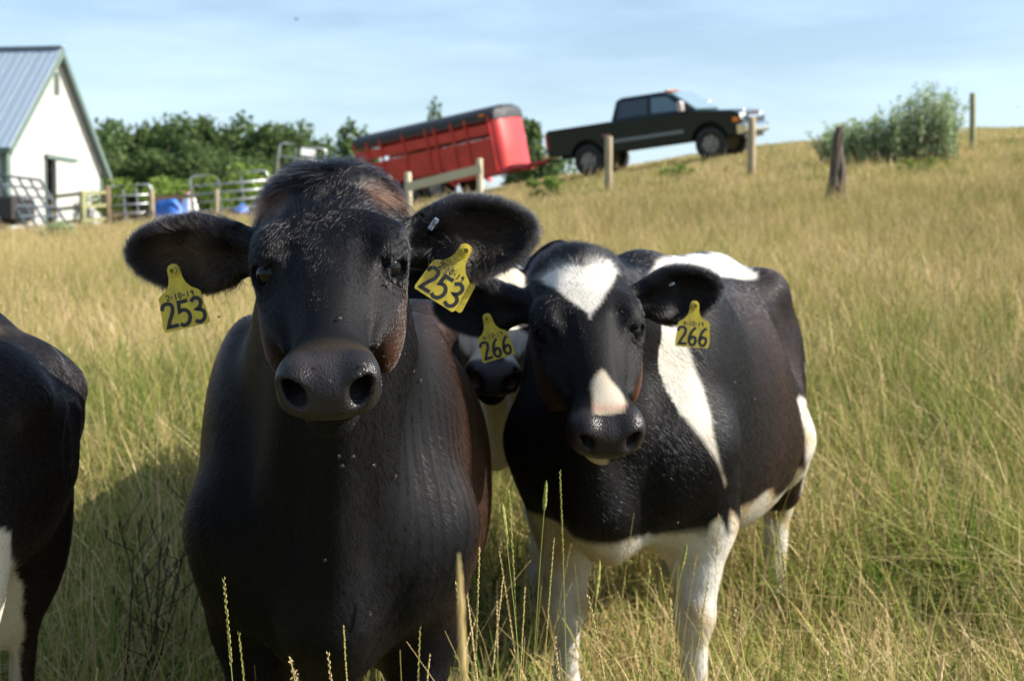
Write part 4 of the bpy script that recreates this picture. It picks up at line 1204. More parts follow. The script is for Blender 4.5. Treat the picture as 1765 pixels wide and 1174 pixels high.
def build_cow(name, body, lo, hi, h, paint, label, root_xy):
    head = body.head
    V, Q, Nn = cow_mesh(body.sdf, lo, hi, h)
    col, wet = paint(V, body, head)
    rz = float(body.o[2]); root = empty('cow', (root_xy[0], root_xy[1], rz)); tag(root, label, 'cow')
    off = np.array([root_xy[0], root_xy[1], rz])
    me = bpy.data.meshes.new('body')
    me.vertices.add(len(V)); me.vertices.foreach_set('co', (V - off).astype(f32).ravel())
    me.loops.add(Q.size); me.loops.foreach_set('vertex_index', Q.astype(np.int32).ravel())
    me.polygons.add(len(Q)); me.polygons.foreach_set('loop_start', np.arange(0, Q.size, 4, dtype=np.int32))
    me.update(calc_edges=True); me.validate()
    a = me.color_attributes.new('coatcol', 'FLOAT_COLOR', 'POINT'); a.data.foreach_set('color', np.concatenate([col, np.ones((len(col), 1))], 1).astype(f32).ravel())
    a = me.attributes.new('wet', 'FLOAT', 'POINT'); a.data.foreach_set('value', wet.astype(f32))
    bo = link('body', me, M_COAT, root, smooth=True)
    if head is not None:
        for sd in (-1, 1):
            c = head.wor((EYE[0], sd * EYE[1], EYE[2])) - off
            bm = bmesh.new(); bmesh.ops.create_uvsphere(bm, u_segments=24, v_segments=16, radius=EYE_R * head.sc)
            em = bpy.data.meshes.new('eye'); bm.to_mesh(em); bm.free()
            link('eye', em, M_EYE, root, smooth=True, loc=Vector(c))
    bv = BVHTree.FromPolygons([tuple(v) for v in V.tolist()], [tuple(q) for q in Q.tolist()])
    return dict(root=root, V=V, Q=Q, N=Nn, col=col, wet=wet, bvh=bv, off=off, body=body, head=head, obj=bo)

def fur(cow, n, length_fn, flow_fn, radius, seed, keep_fn, lift=.30, name='coat_hair', seg=3, jitter=.25, colvar=.35, clump=0.0, cfreq=60):
    """short hair strands on the coat"""
    rs = np.random.default_rng(seed); V, Q, Nn = cow['V'], cow['Q'], cow['N']
    cen = V[Q].mean(1); nq = Nn[Q].mean(1)
    view = np.array([0, 0, CAM_Z]) - cen; dist = np.linalg.norm(view, axis=1); view /= dist[:, None]
    facing = (nq * view).sum(1)
    px = CX + FPX * cen[:, 0] / cen[:, 1]; 
    ar_ = np.linalg.norm(np.cross(V[Q[:, 2]] - V[Q[:, 0]], V[Q[:, 3]] - V[Q[:, 1]]), axis=1) / 2
    wgt = ar_ * (facing > -.25) * keep_fn(cen) / (dist ** 1.0)
    wgt *= (cow['wet'][Q].max(1) < .5)
    if wgt.sum() <= 0: return None
    k = rs.choice(len(Q), n, p=wgt / wgt.sum())
    ab = rs.random((n, 2)); q = Q[k]
    def lerp(A_): return ((A_[q[:, 0]] * (1 - ab[:, :1]) + A_[q[:, 1]] * ab[:, :1]) * (1 - ab[:, 1:]) + (A_[q[:, 3]] * (1 - ab[:, :1]) + A_[q[:, 2]] * ab[:, :1]) * ab[:, 1:])
    P0 = lerp(V); N0 = lerp(Nn); N0 /= np.linalg.norm(N0, axis=1)[:, None]; C0 = lerp(cow['col'])
    fl = flow_fn(P0); fl = fl + rs.normal(0, jitter, (n, 3))
    if clump: fl = fl + clump * np.stack([nz3(P0.astype(f32), cfreq, seed + 50 + i, 2) for i in range(3)], 1)
    fl = fl - N0 * (fl * N0).sum(1)[:, None]
    fl /= np.linalg.norm(fl, axis=1)[:, None] + 1e-6
    L = length_fn(P0) * rs.uniform(.6, 1.25, n)
    lf = lift if not callable(lift) else lift(P0)[:, None]
    pts = np.zeros((n, seg + 1, 3), f32)
    for i in range(seg + 1):
        t = i / seg
        pts[:, i] = P0 + L[:, None] * (fl * t * (1 - .12 * t) + N0 * lf * t * (1.15 - .75 * t)) - N0 * .0006
    if callable(radius): r_ = radius(P0)
    else: r_ = np.full(n, radius)
    rad = (r_[:, None] * np.linspace(1, .25, seg + 1)[None]).astype(f32)
    hc = bpy.data.hair_curves.new(name); hc.add_curves([seg + 1] * n)
    hc.points.foreach_set('position', (pts - cow['off']).astype(f32).ravel())
    ra = hc.attributes.get('radius') or hc.attributes.new('radius', 'FLOAT', 'POINT'); ra.data.foreach_set('value', rad.ravel())
    cc = C0 * np.exp(rs.normal(0, colvar, n))[:, None]
    ca = hc.attributes.new('coatcol', 'FLOAT_COLOR', 'CURVE'); ca.data.foreach_set('color', np.concatenate([cc, np.ones((n, 1))], 1).astype(f32).ravel())
    hc.materials.append(M_HAIR)
    o = bpy.data.objects.new(name, hc); COL.objects.link(o); o.parent = cow['root']
    tag(o, kind='stuff')
    return o
def hit(cow, px, py):
    r = ray(px, py).normalized()
    loc, nrm, i, d = cow['bvh'].ray_cast(Vector((0, 0, CAM_Z)), r)
    return loc, nrm
def gpt(x, y, dz=0): return (x, y, float(gz(x, y)) + dz)

def in_poly(x, y, poly, w=4.0, n=None):
    """soft 0..1 mask: inside a polygon of photo coordinates, edge width w, optional edge wobble n"""
    poly = np.array(poly, float); m = len(poly); inside = np.zeros(len(x), bool); dmin = np.full(len(x), 1e9)
    for i in range(m):
        x0, y0 = poly[i]; x1, y1 = poly[(i + 1) % m]
        c = ((y0 > y) != (y1 > y)); xx = (x1 - x0) * (y - y0) / ((y1 - y0) or 1e-9) + x0
        inside ^= c & (x < xx)
        t = np.clip(((x - x0) * (x1 - x0) + (y - y0) * (y1 - y0)) / max(1e-9, (x1 - x0) ** 2 + (y1 - y0) ** 2), 0, 1)
        dmin = np.minimum(dmin, np.hypot(x - x0 - t * (x1 - x0), y - y0 - t * (y1 - y0)))
    sd = np.where(inside, -dmin, dmin)
    if n is not None: sd = sd + n
    return edge(sd, w)
def pix(V):
    d = V - np.array([0, 0, CAM_Z]); c, s_ = math.cos(PITCH), math.sin(PITCH)
    y = d[:, 1] * c - d[:, 2] * s_; z = d[:, 1] * s_ + d[:, 2] * c
    return CX + FPX * d[:, 0] / y, CY - FPX * z / y
# ================================================================ the herd
# ---- the big black cow (tag 253)
h1 = Head(at(567, 467, 2.27), 52, yaw=4, roll=-3, scale=1.02, ears=[
    (-1, (-.97, .20, -.03), (.10, -.86, -.30)), (1, (.93, .18, .10), (-.12, -.92, -.10), .235, .066)])
b1 = Body(gpt(-.325, 2.60), 3.0, scale=1.0, width=.92, head=h1, neck_r=1.08, wrinkle=1, drop=.07, leg_l=1.08, tail=[(1.43, 0, 1.10, .045), (1.50, .02, .95, .032), (1.53, .06, .70, .024), (1.50, .16, .55, .018)])
def head_flow(H, whorl=.115):
    def f(P):
        h = H.loc(P); u, v, w = h[:, 0], h[:, 1], h[:, 2]
        fu = np.where(u > whorl, .35 + 1.2 * np.clip((u - whorl) / .1, 0, 1), -.9 - 0 * u); fv = v * 6.0
        return fu[:, None] * H.A[0] + fv[:, None] * H.A[1] - .35 * H.A[2] * (np.abs(v) > .07)[:, None]
    return f
def body_flow(B):
    def f(P):
        b = B.loc(P); d = -B.F * .8 + np.array([0, 0, -.75], f32)
        return np.repeat(d[None], len(P), 0)
    return f
def is_head(P, H): 
    h = H.loc(P)
    return (h[:, 0] > -.07) & (h[:, 0] < .52) & (np.abs(h[:, 1]) < .135) & (h[:, 2] > -.20) & (h[:, 2] < .06)
def ear_mask(P, H):
    m = np.zeros(len(P)); inner = np.zeros(len(P))
    for e in H.ears:
        g = H.ear_loc(e, P)
        q = np.clip((g[:, 0] - .05) / .03, 0, 1) * (np.abs(g[:, 1]) < e['W'] * 1.25) * (np.abs(g[:, 2]) < .06) * (g[:, 0] < e['L'] * 1.15)
        m = np.maximum(m, q)
    return m
def ear_flow(H, P, f0):
    out = f0.copy()
    for e in H.ears:
        g = H.ear_loc(e, P)
        q = (g[:, 0] > .04) & (g[:, 0] < e['L'] * 1.15) & (np.abs(g[:, 1]) < e['W'] * 1.3) & (np.abs(g[:, 2]) < .07)
        d = e['B'][0] * .55 + (np.sign(g[:, 1]) * np.clip(np.abs(g[:, 1]) / .03, .1, 1.3))[:, None] * e['B'][1]
        out[q] = d[q]
    return out
def muzzle_wet(h, n):
    """bare skin of the muzzle: front of the nose from above the nostrils to the lip"""
    u, v, w = h[:, 0], h[:, 1], h[:, 2]
    d = (.412 + .10 * np.maximum(-.030 - w, 0) * -1 + .006 * n) - u
    m = edge(d, .010) * edge(-.0745 - w, .006) * edge(np.abs(v) - .072, .008)
    return m
def paint253(V, B, H):
    V = V.astype(f32); h = H.loc(V); b = B.loc(V); n = nz3(V, 9, 1); n2 = nz3(V, 40, 2, 2)
    c = np.repeat(BLACK[None], len(V), 0)
    # sun bleached brown on the flanks, cheeks and at the sides of the poll
    fl = np.clip((np.abs(b[:, 1]) - .13) / .08, 0, 1) * np.clip((b[:, 0] - .08) / .20, 0, 1) * np.clip((b[:, 2] - .55) / .1, 0, 1)
    c = mixc(c, fl * (.62 + .3 * n), BROWN)
    hd = is_head(V, H)
    ck = hd * np.clip((np.abs(h[:, 1]) - .055) / .03, 0, 1) * np.clip((-h[:, 2] - .05) / .04, 0, 1) * np.clip((h[:, 0] - .14) / .06, 0, 1)
    c = mixc(c, ck * np.where(h[:, 1] > 0, .65, .3), RUST * .6)  # cheek away from the sun painted darker, its shade put into the colour
    br = hd * edge(h[:, 0] - .07 - .25 * (np.abs(h[:, 1]) - .06), .035) * np.clip((np.abs(h[:, 1]) - .045) / .03, 0, 1)
    c = mixc(c, br * .6 * edge(np.abs(h[:, 1]) - .088, .012), RUST)
    for e in H.ears:
        g = H.ear_loc(e, V); sp = np.exp(-((g[:, 0] - .135) / .045) ** 2 - ((g[:, 1] - .0) / .025) ** 2) * (g[:, 2] > -.008) * (np.abs(g[:, 2]) < .05)
        c = mixc(c, sp * (.55 if e['side'] < 0 else .08), (.16, .085, .05))
    wet = muzzle_wet(h, n) * hd
    c = mixc(c, wet, np.array([.015, .013, .014])); c = mixc(c, wet * np.clip(n2, 0, 1) * .5, (.036, .031, .030))
    tan = hd * edge(np.abs(h[:, 0] - .405) - .012, .012) * (h[:, 2] > -.05) * (1 - wet)
    c = mixc(c, tan * .22, (.10, .075, .045))
    c = c * (1 + .18 * n2[:, None])
    return np.clip(c, .003, 1), wet
cow1 = build_cow('cow', b1, (-1.06, 1.98, -.08), (.26, 4.25, 1.52), .0052, paint253, 'big black cow with yellow tags numbered 253 in both ears', (-.33, 3.3))

def mk_len(H, body_l, face_l, poll_l, ear_l):
    def f(P):
        P = P.astype(f32); h = H.loc(P); L = np.full(len(P), body_l, f32)
        hd = is_head(P, H)
        fl = face_l * np.interp(h[:, 0], [.0, .055, .10, .15, .2, .3, .42], [3.4, 3.0, 1.9, 1.3, 1.0, .7, .5])
        L = np.where(hd, fl, L)
        pol = hd & (h[:, 0] < .055) & (h[:, 2] > -.13)
        L = np.where(pol, poll_l * np.interp(h[:, 0], [-.06, .0, .03, .055], [1.0, .95, .75, .40]), L)
        return np.where(ear_mask(P, H) > .3, ear_l, L)
    return f
def mk_flow(H, B):
    hf, bf = head_flow(H), body_flow(B)
    def f(P):
        P = P.astype(f32); h = H.loc(P); hd = is_head(P, H)
        out = np.where(hd[:, None], hf(P), bf(P))
        # poll tuft fans sideways and down over the forehead sides
        pol = hd & (h[:, 0] < .055)
        v = h[:, 1]
        pf = (np.sign(v) * np.clip(np.abs(v) * 15, .05, 1.5))[:, None] * H.A[1] + np.interp(h[:, 0], [-.05, .0, .055], [.25, -.35, -.85]).astype(f32)[:, None] * H.A[0]
        out = np.where(pol[:, None], pf, out)
        return ear_flow(H, P, out)
    return f
def keep_all(P): return np.ones(len(P))
def keep_head(H):
    def f(P):
        P = P.astype(f32); return (is_head(P, H) | (ear_mask(P, H) > .3)).astype(float)
    return f
def keep_poll(H):
    def f(P):
        P = P.astype(f32); h = H.loc(P); return (is_head(P, H) & (h[:, 0] < .05) & (h[:, 2] > -.11)).astype(float)
    return f
def keep_ear(H):
    def f(P): return (ear_mask(P.astype(f32), H) > .3).astype(float)
    return f

fur(cow1, 170000, mk_len(h1, .022, .0085, .030, .012), mk_flow(h1, b1), .00025, 1, keep_all, lift=.10, colvar=.5, clump=.22, cfreq=40, jitter=.15)
fur(cow1, 60000, mk_len(h1, .012, .0095, .030, .012), mk_flow(h1, b1), .00030, 2, keep_head(h1), lift=.22, name='face_hair', jitter=.28, colvar=.6, clump=.3, cfreq=80)
fur(cow1, 14000, mk_len(h1, .012, .01, .080, .012), mk_flow(h1, b1), .00034, 3, keep_poll(h1), lift=.30, name='poll_tuft', seg=5, jitter=.22, colvar=.8, clump=.55, cfreq=75)
fur(cow1, 24000, mk_len(h1, .012, .01, .060, .024), mk_flow(h1, b1), .00026, 4, keep_ear(h1), lift=.38, name='ear_hair', seg=4, jitter=.34, colvar=.7)

def keep_ear_inner(H):
    def f(P):
        P = P.astype(f32); m = np.zeros(len(P))
        for e in H.ears:
            g = H.ear_loc(e, P); m = np.maximum(m, (g[:, 0] > .06) & (g[:, 0] < .17) & (np.abs(g[:, 1]) < .045) & (g[:, 2] > -.03) & (np.abs(g[:, 2]) < .05))
        return m.astype(float)
    return f
fur(cow1, 5000, lambda P: np.full(len(P), .040), mk_flow(h1, b1), .00024, 5, keep_ear_inner(h1), lift=.55, name='ear_hair', seg=5, jitter=.45, colvar=.9, clump=.5, cfreq=70)

# ---- the black and white cow with the heart shaped blaze (tag 266)
h2 = Head(at(1016, 574, 3.08), 42, yaw=7, roll=-2, scale=1.0, ears=[
    (-1, (-.93, .18, -.02), (.05, -.9, -.25), .225, .066), (1, (.96, .10, .14), (-.15, -.9, -.15), .225, .066)])
b2 = Body(gpt(.205, 3.38), -19, scale=1.02, width=.93, head=h2, neck_r=1.0, drop=.055, leg_l=1.1, tail=[(1.43, 0, 1.10, .045), (1.51, .0, .95, .032), (1.50, .02, .55, .024)])
W266_BODY = [
    [(1118, 560), (1165, 548), (1200, 640), (1232, 745), (1256, 832), (1250, 850), (1232, 800), (1200, 745), (1160, 690), (1125, 640)],
    [(900, 1000), (939, 947), (982, 915), (1014, 919), (1022, 931), (1050, 978), (1070, 947), (1117, 923), (1137, 935), (1177, 919), (1200, 919), (1208, 943), (1228, 903), (1240, 893), (1248, 919), (1268, 970), (1275, 1040), (1320, 1300), (850, 1300)],
    [(1256, 870), (1275, 900), (1290, 915), (1310, 885), (1332, 900), (1338, 930), (1310, 975), (1265, 1000), (1262, 940)],
    [(1394, 600), (1440, 590), (1450, 760), (1420, 860), (1390, 960), (1400, 1300), (1280, 1300), (1300, 960), (1340, 930), (1377, 860), (1390, 780), (1374, 690), (1402, 680)],
    [(1120, 440), (1180, 440), (1240, 430), (1275, 440), (1300, 476), (1270, 478), (1200, 470), (1120, 482)]]
def paint266(V, B, H):
    V = V.astype(f32); h = H.loc(V); b = B.loc(V); n = nz3(V, 12, 11); n2 = nz3(V, 45, 12, 2); u, v, w = h[:, 0], h[:, 1], h[:, 2]
    hd = is_head(V, H) & (ear_mask(V, H) < .3); x, y = pix(V)
    c = np.repeat(BLACK[None], len(V), 0)
    fl = np.clip((np.abs(b[:, 1]) - .12) / .08, 0, 1) * np.clip((b[:, 0] - .35) / .3, 0, 1)
    c = mixc(c, fl * (.28 + .2 * n), BROWN * .8)
    ck = hd * np.clip((np.abs(v) - .06) / .03, 0, 1) * np.clip((-w - .05) / .03, 0, 1) * np.clip((u - .16) / .05, 0, 1)
    c = mixc(c, ck * np.where(v > 0, .9, .3), RUST * 1.0)  # rust full on the sunlit cheek, dimmed on the other as painted shade
    white = np.zeros(len(V))
    front = (~hd) & (b[:, 1] > -.32) & (ear_mask(V, H) < .05) & (b[:, 0] > .02)
    for pl in W266_BODY: white = np.maximum(white, in_poly(x, y, pl, 4, 7 * n + 4 * n2) * front)
    white = np.maximum(white, edge(b[:, 2] - .58 - .04 * n, .012) * (~hd) * (b[:, 0] < 1.2))
    white = np.maximum(white, edge(b[:, 2] - .42 - .04 * n, .012) * (~hd))
    bz = np.interp(u, [.020, .030, .045, .07, .11, .15, .182], [.040, .068, .080, .074, .055, .028, -.004])
    top = edge(.034 + .25 * np.abs(np.abs(v) - .05) * 0 + .014 * np.exp(-(v / .02) ** 2) - u, .006)
    white = np.maximum(white, edge(np.abs(v + .004) - bz + .006 * n2, .005) * top * (w > -.06) * hd * (u < .2))
    ns = np.interp(u, [.300, .325, .36, .40, .425], [-.012, .006, .020, .031, .030])
    white = np.maximum(white, edge(np.abs(v - .004) - ns + .009 * n2, .006) * hd * (w > -.05) * (u < .43))
    white = np.maximum(white, edge(np.abs(v + .016) - .022 + .004 * n2, .005) * edge(w + .092, .008) * (u > .33) * hd)
    dirt = np.clip(.35 + .6 * n2 + .4 * n, 0, 1) * np.clip((.90 - b[:, 2]) / .25, 0, 1)
    wc = np.repeat(WHITE[None], len(V), 0); wc = mixc(wc, np.clip(dirt * .85 + .12 * (n2 > .4), 0, 1) * (~hd), (.30, .225, .13))
    wc = mixc(wc, hd * (u > .3) * (.75 + .25 * n2), (.36, .30, .20))
    wc = mixc(wc, hd * edge(np.abs(u - .410 + .006 * n2) - .009, .010) * (w > -.05) * (.55 + .35 * n2), (.58, .27, .21))
    c = c * (1 - white[:, None]) + wc * white[:, None]
    wet = muzzle_wet(h, n) * hd
    c = mixc(c, wet * (1 - .75 * edge(u - .432 + .008 * n2, .006) * (np.abs(v) < .035)), (.018, .015, .016))
    return np.clip(c * (1 + .12 * n2[:, None]), .003, 1), wet
cow2 = build_cow('cow', b2, (-.28, 2.75, -.10), (1.25, 5.05, 1.50), .0066, paint266, 'black and white cow with a white forehead blaze and yellow tags numbered 266', (.55, 4.1))
fur(cow2, 100000, mk_len(h2, .020, .009, .030, .014), mk_flow(h2, b2), .00034, 11, keep_all, lift=.20, colvar=.6)
fur(cow2, 9000, mk_len(h2, .012, .01, .055, .012), mk_flow(h2, b2), .00028, 13, keep_poll(h2), lift=.40, name='poll_tuft', seg=5, jitter=.25, clump=.5, cfreq=75)
fur(cow2, 12000, mk_len(h2, .012, .01, .060, .024), mk_flow(h2, b2), .00024, 14, keep_ear(h2), lift=.36, name='ear_hair', seg=4, jitter=.30)

# ---- the cow squeezed in between
h3 = Head(at(850, 540, 3.90), 50, yaw=3, roll=3, scale=.96, ears=[
    (-1, (-.85, .2, .25), (.05, -.9, -.2), .2, .062), (1, (.55, .05, .80), (-.3, -.9, .1), .2, .062)])
b3 = Body(gpt(-.05, 4.42), 2, scale=.97, width=.95, head=h3)
W3 = [[(845, 490), (875, 430), (905, 470), (918, 505), (880, 520)], [(792, 580), (832, 570), (840, 600), (815, 625), (806, 665), (788, 660)], [(893, 600), (935, 550), (935, 665), (903, 668)]]
W3B = [[(800, 690), (925, 660), (905, 740), (868, 800), (835, 830), (800, 760)], [(820, 900), (905, 880), (915, 1200), (820, 1200)]]
def paint3(V, B, H):
    V = V.astype(f32); h = H.loc(V); b = B.loc(V); n = nz3(V, 12, 31); n2 = nz3(V, 45, 32, 2); u, v, w = h[:, 0], h[:, 1], h[:, 2]
    hd = is_head(V, H) & (ear_mask(V, H) < .3); x, y = pix(V)
    c = np.repeat(BLACK[None], len(V), 0)
    c = mixc(c, hd * edge(np.abs(v + .09) - .04, .02) * edge(np.abs(u - .21) - .06, .03), RUST)
    white = np.zeros(len(V))
    white = np.maximum(white, edge(np.abs(v - .045) - .05 + .01 * n2, .008) * edge(u - .14 + .02 * n, .01) * hd)
    white = np.maximum(white, edge(.026 - np.abs(v) + .012 * n2, .006) * edge(np.abs(u - .345) - .080 + .01 * n, .008) * hd)
    white = np.maximum(white, edge(w + .13 + .02 * n, .01) * hd * (u < .40))
    for pl in W3B: white = np.maximum(white, in_poly(x, y, pl, 5, 6 * n) * (~hd))
    white = np.maximum(white, edge(b[:, 2] - .56 - .04 * n, .012) * (~hd))
    wc = mixc(np.repeat(WHITE[None], len(V), 0), .3 + .3 * n, (.42, .32, .18))
    c = c * (1 - white[:, None]) + wc * white[:, None]
    wet = muzzle_wet(h, n) * hd
    c = mixc(c, wet, (.02, .016, .017)); c = mixc(c, wet * edge(np.hypot(np.abs(v) - .046, w + .034) - .012, .005), (.12, .045, .042))
    return np.clip(c, .003, 1), wet
cow3 = build_cow('cow', b3, (-.55, 3.60, -.08), (.45, 6.05, 1.50), .0095, paint3, 'dark cow with white nose sides looking out between the two tagged cows', (-.08, 5.1))
fur(cow3, 26000, mk_len(h3, .014, .011, .04, .018), mk_flow(h3, b3), .0005, 21, keep_all, lift=.22)

# ---- the cow on the left of which only the rump is in the picture
b4 = Body(gpt(-2.228, 2.50), -88, scale=1.0, width=1.0, head=None, hind=.20, tail=[(1.40, -.02, 1.10, .05), (1.42, -.10, 1.0, .035), (1.34, -.20, .75, .026), (1.30, -.24, .40, .022)])
W4 = [[(-60, 915), (18, 918), (22, 960), (38, 1010), (40, 1060), (30, 1180), (-60, 1180)]]
def paint4(V, B, H):
    V = V.astype(f32); b = B.loc(V); n = nz3(V, 12, 41); n2 = nz3(V, 60, 42, 3); x, y = pix(V)
    c = np.repeat(BLACK[None], len(V), 0); c = mixc(c, .15 + .2 * n, BROWN * .7)
    dust = np.clip(n2 * 1.6 - .45, 0, 1) * np.clip((b[:, 2] - 1.0) / .08, 0, 1) * np.clip(.5 + n, 0, 1)
    c = mixc(c, dust * .75, (.30, .23, .15))
    white = np.maximum(in_poly(x, y, W4[0], 3, 5 * n2), edge(b[:, 2] - .50 - .05 * n, .01) * (b[:, 0] < 1.3))
    wc = mixc(np.repeat(WHITE[None], len(V), 0), .3 + .2 * n, (.42, .34, .22))
    c = c * (1 - white[:, None]) + wc * white[:, None]
    return np.clip(c, .003, 1), np.zeros(len(V))
cow4 = build_cow('cow', b4, (-2.45, 2.05, -.10), (-.62, 2.98, 1.36), .0085, paint4, 'dark cow turned away, only its dusty rump and white hind leg in view', (-1.5, 2.5))
def bflow4(P): return body_flow(b4)(P)
fur(cow4, 40000, lambda P: np.full(len(P), .012), bflow4, .0003, 31, lambda P: (P[:, 0] > -1.1).astype(float), lift=.2)
# ================================================================ ear tags
M_TAG = mat('yellow_tag_plastic', (.62, .50, .03), .42, var=.75, vscale=34, color2=(.30, .23, .05))
M_INK = mat('black_tag_ink', (.012, .014, .02), .6)
GLYPH = {
 '2': [[(.02, .80), (.10, .95), (.30, 1.0), (.48, .93), (.52, .76), (.44, .56), (.26, .30), (.14, .06), (.60, .06)]],
 '5': [[(.56, .96), (.16, .96), (.12, .58), (.34, .62), (.52, .50), (.56, .30), (.44, .08), (.22, .0), (.06, .06)]],
 '3': [[(.08, .90), (.26, 1.0), (.46, .92), (.50, .74), (.36, .56), (.24, .53), (.40, .50), (.56, .36), (.52, .12), (.32, .0), (.10, .06)]],
 '6': [[(.46, .98), (.26, .80), (.12, .50), (.08, .24), (.20, .03), (.40, .02), (.52, .20), (.48, .42), (.30, .48), (.13, .32)]],
 '1': [[(.25, 1.0), (.25, .0)]], '4': [[(.10, .95), (.08, .5), (.5, .5)], [(.46, .98), (.42, .0)]],
 '0': [[(.28, 1.0), (.10, .75), (.10, .25), (.28, .0), (.46, .25), (.46, .75), (.30, .98)]],
 '9': [[(.48, .78), (.30, .98), (.12, .82), (.16, .60), (.34, .54), (.48, .72), (.46, .4), (.40, .0)]],
 '-': [[(.08, .5), (.46, .5)]]}
def strip(pts, w, z, out):
    pts = [Vector((p[0], p[1])) for p in pts]
    # smooth the polyline, keeping the sharp corners
    q = []
    for i in range(len(pts) - 1):
        p0 = pts[max(i - 1, 0)]; p1 = pts[i]; p2 = pts[i + 1]; p3 = pts[min(i + 2, len(pts) - 1)]
        sharp = (i > 0 and (p1 - p0).angle(p2 - p1, 0) > 1.15); sharp2 = (i + 2 < len(pts) and (p2 - p1).angle(p3 - p2, 0) > 1.15)
        m1 = Vector((0, 0)) if sharp else (p2 - p0) * .5; m2 = Vector((0, 0)) if sharp2 else (p3 - p1) * .5
        if sharp: m1 = (p2 - p1) * .5
        if sharp2: m2 = (p2 - p1) * .5
        for k in range(5):
            t = k / 5
            q.append((2*t**3-3*t**2+1)*p1 + (t**3-2*t**2+t)*m1 + (-2*t**3+3*t**2)*p2 + (t**3-t**2)*m2)
    q.append(pts[-1])
    V = []; n = len(q)
    for i, p in enumerate(q):
        a = (q[i] - q[i - 1]).normalized() if i > 0 else (q[1] - q[0]).normalized()
        b = (q[i + 1] - q[i]).normalized() if i < n - 1 else a
        t = (a + b); t = t.normalized() if t.length > .2 else a
        nn = Vector((-t.y, t.x)); cosv = max(.55, nn.dot(Vector((-a.y, a.x))))
        e = w / 2 / cosv
        ext = t * (w * .25) if i == n - 1 else (-t * (w * .25) if i == 0 else Vector((0, 0)))
        V += [(p.x + ext.x - nn.x * e, p.y + ext.y - nn.y * e, z), (p.x + ext.x + nn.x * e, p.y + ext.y + nn.y * e, z)]
    out.add(V, [(2 * i, 2 * i + 1, 2 * i + 3, 2 * i + 2) for i in range(n - 1)])
def lettering(text, x0, y0, w, h, sw, parent, name):
    n = len(text); cw = w / n; mb = MB()
    for i, ch in enumerate(text):
        for k, st in enumerate(GLYPH[ch]):
            gw = .86 if ch != '-' else .7
            strip([(x0 + cw * (i + .07) + p[0] / .6 * cw * gw, y0 + p[1] * h) for p in st], sw, .0021 + .00006 * (k + i % 2), mb)
    me = bpy.data.meshes.new(name); me.from_pydata(mb.v, [], mb.f); return link(name, me, M_INK, parent)
def tag_outline(s=1.0):
    half = [(.0, .0115), (.006, .0100), (.0098, .005), (.0105, -.001), (.0108, -.010), (.0135, -.020), (.0200, -.029), (.0300, -.0355), (.0335, -.039), (.0370, -.086), (.0362, -.0895), (.0340, -.0915)]
    o = half + [(-x, y) for x, y in reversed(half[1:])]
    return [(x * s, y * s) for x, y in o]
def ear_tag(cow, px, py, hang, yaw, number, date, label, back=True, size=1.0, tiltx=0):
    """yellow tag hanging from a stud; hang = degrees from straight down towards +x"""
    p, nrm = hit(cow, px, py)
    to_cam = (Vector((0, 0, CAM_Z)) - p).normalized()
    p = p + to_cam * .022
    zax = (Matrix.Rotation(R(yaw), 3, 'Z') @ to_cam); zax = (Matrix.Rotation(R(tiltx), 3, 'X') @ zax).normalized()
    down = Vector((math.sin(R(hang)), 0, -math.cos(R(hang)))); down = (down - zax * down.dot(zax)).normalized()
    yax = -down; xax = yax.cross(zax)
    M = Matrix((xax, yax, zax)).transposed().to_4x4(); M.translation = p - Vector(cow['off'])
    r = empty('ear_tag'); r.parent = cow['root']; r.matrix_local = M; r.scale = (size,) * 3
    r['label'] = label
    ol = tag_outline(); n = len(ol)
    def bendz(x, y): return .10 * (x * x) * -6 + (.0025 if y > -.02 else 0)
    mb = MB(); mb.add([(x, y, .002) for x, y in ol] + [(x, y, 0) for x, y in ol], [tuple(range(n)), tuple(range(2 * n - 1, n - 1, -1))] + [(i, i + n, (i + 1) % n + n, (i + 1) % n) for i in range(n)])
    plate = mb.build('tag_plate', M_TAG, r)
    lettering(number, -.0345, -.0865, .069, .0385, .0062, r, 'number_ink')
    lettering(date, -.0225, -.0440, .046, .0085, .0019, r, 'date_ink')
    MB().tube([(0, 0, .0), (0, 0, .006)], .0095, 20).build('stud_collar', M_TAG, r)
    V = []; F = []; n = 18
    for k in range(n):
        q = 6.2832 * k / n
        for rr, z in ((.0062, .006), (.0060, .0135), (.0040, .0138), (.0036, .007)): V.append((rr * math.cos(q), rr * math.sin(q), z))
    for k in range(n):
        for j in range(3): F.append((k * 4 + j, k * 4 + j + 1, ((k + 1) % n) * 4 + j + 1, ((k + 1) % n) * 4 + j))
    MB().add(V, F).build('stud', M_TAG, r, smooth=False)
    MB().tube([(0, 0, .0), (0, 0, -.035)], .0030, 10).build('stud_pin', M_TAG, r)
    if back:
        mb = MB(); n = len(ol)
        mb.add([(x * .98 + back * .010, y * .93, -.034) for x, y in ol] + [(x * .98 + back * .010, y * .93, -.036) for x, y in ol], [tuple(range(n)), tuple(range(2 * n - 1, n - 1, -1))] + [(i, i + n, (i + 1) % n + n, (i + 1) % n) for i in range(n)])
        mb.build('back_plate', M_TAG, r)
    return r
ear_tag(cow1, 300, 467, 13, -14, '253', '2-10-19', 'bright yellow tag numbered 253 on the drooping ear', back=-1, size=1.03)
ear_tag(cow1, 801, 432, -33, 8, '253', '2-10-19', 'yellow tag numbered 253 hanging slanted from the raised ear', back=1.6, size=1.03)
ear_tag(cow2, 840, 549, 17, -8, '266', '4-12-19', 'dusty yellow tag numbered 266 on the ear beside the third cow', back=0, size=.98)
ear_tag(cow2, 1197, 527, -4, 10, '266', '4-12-19', 'yellow tag numbered 266 on the ear before the white neck band', back=1, size=.98)
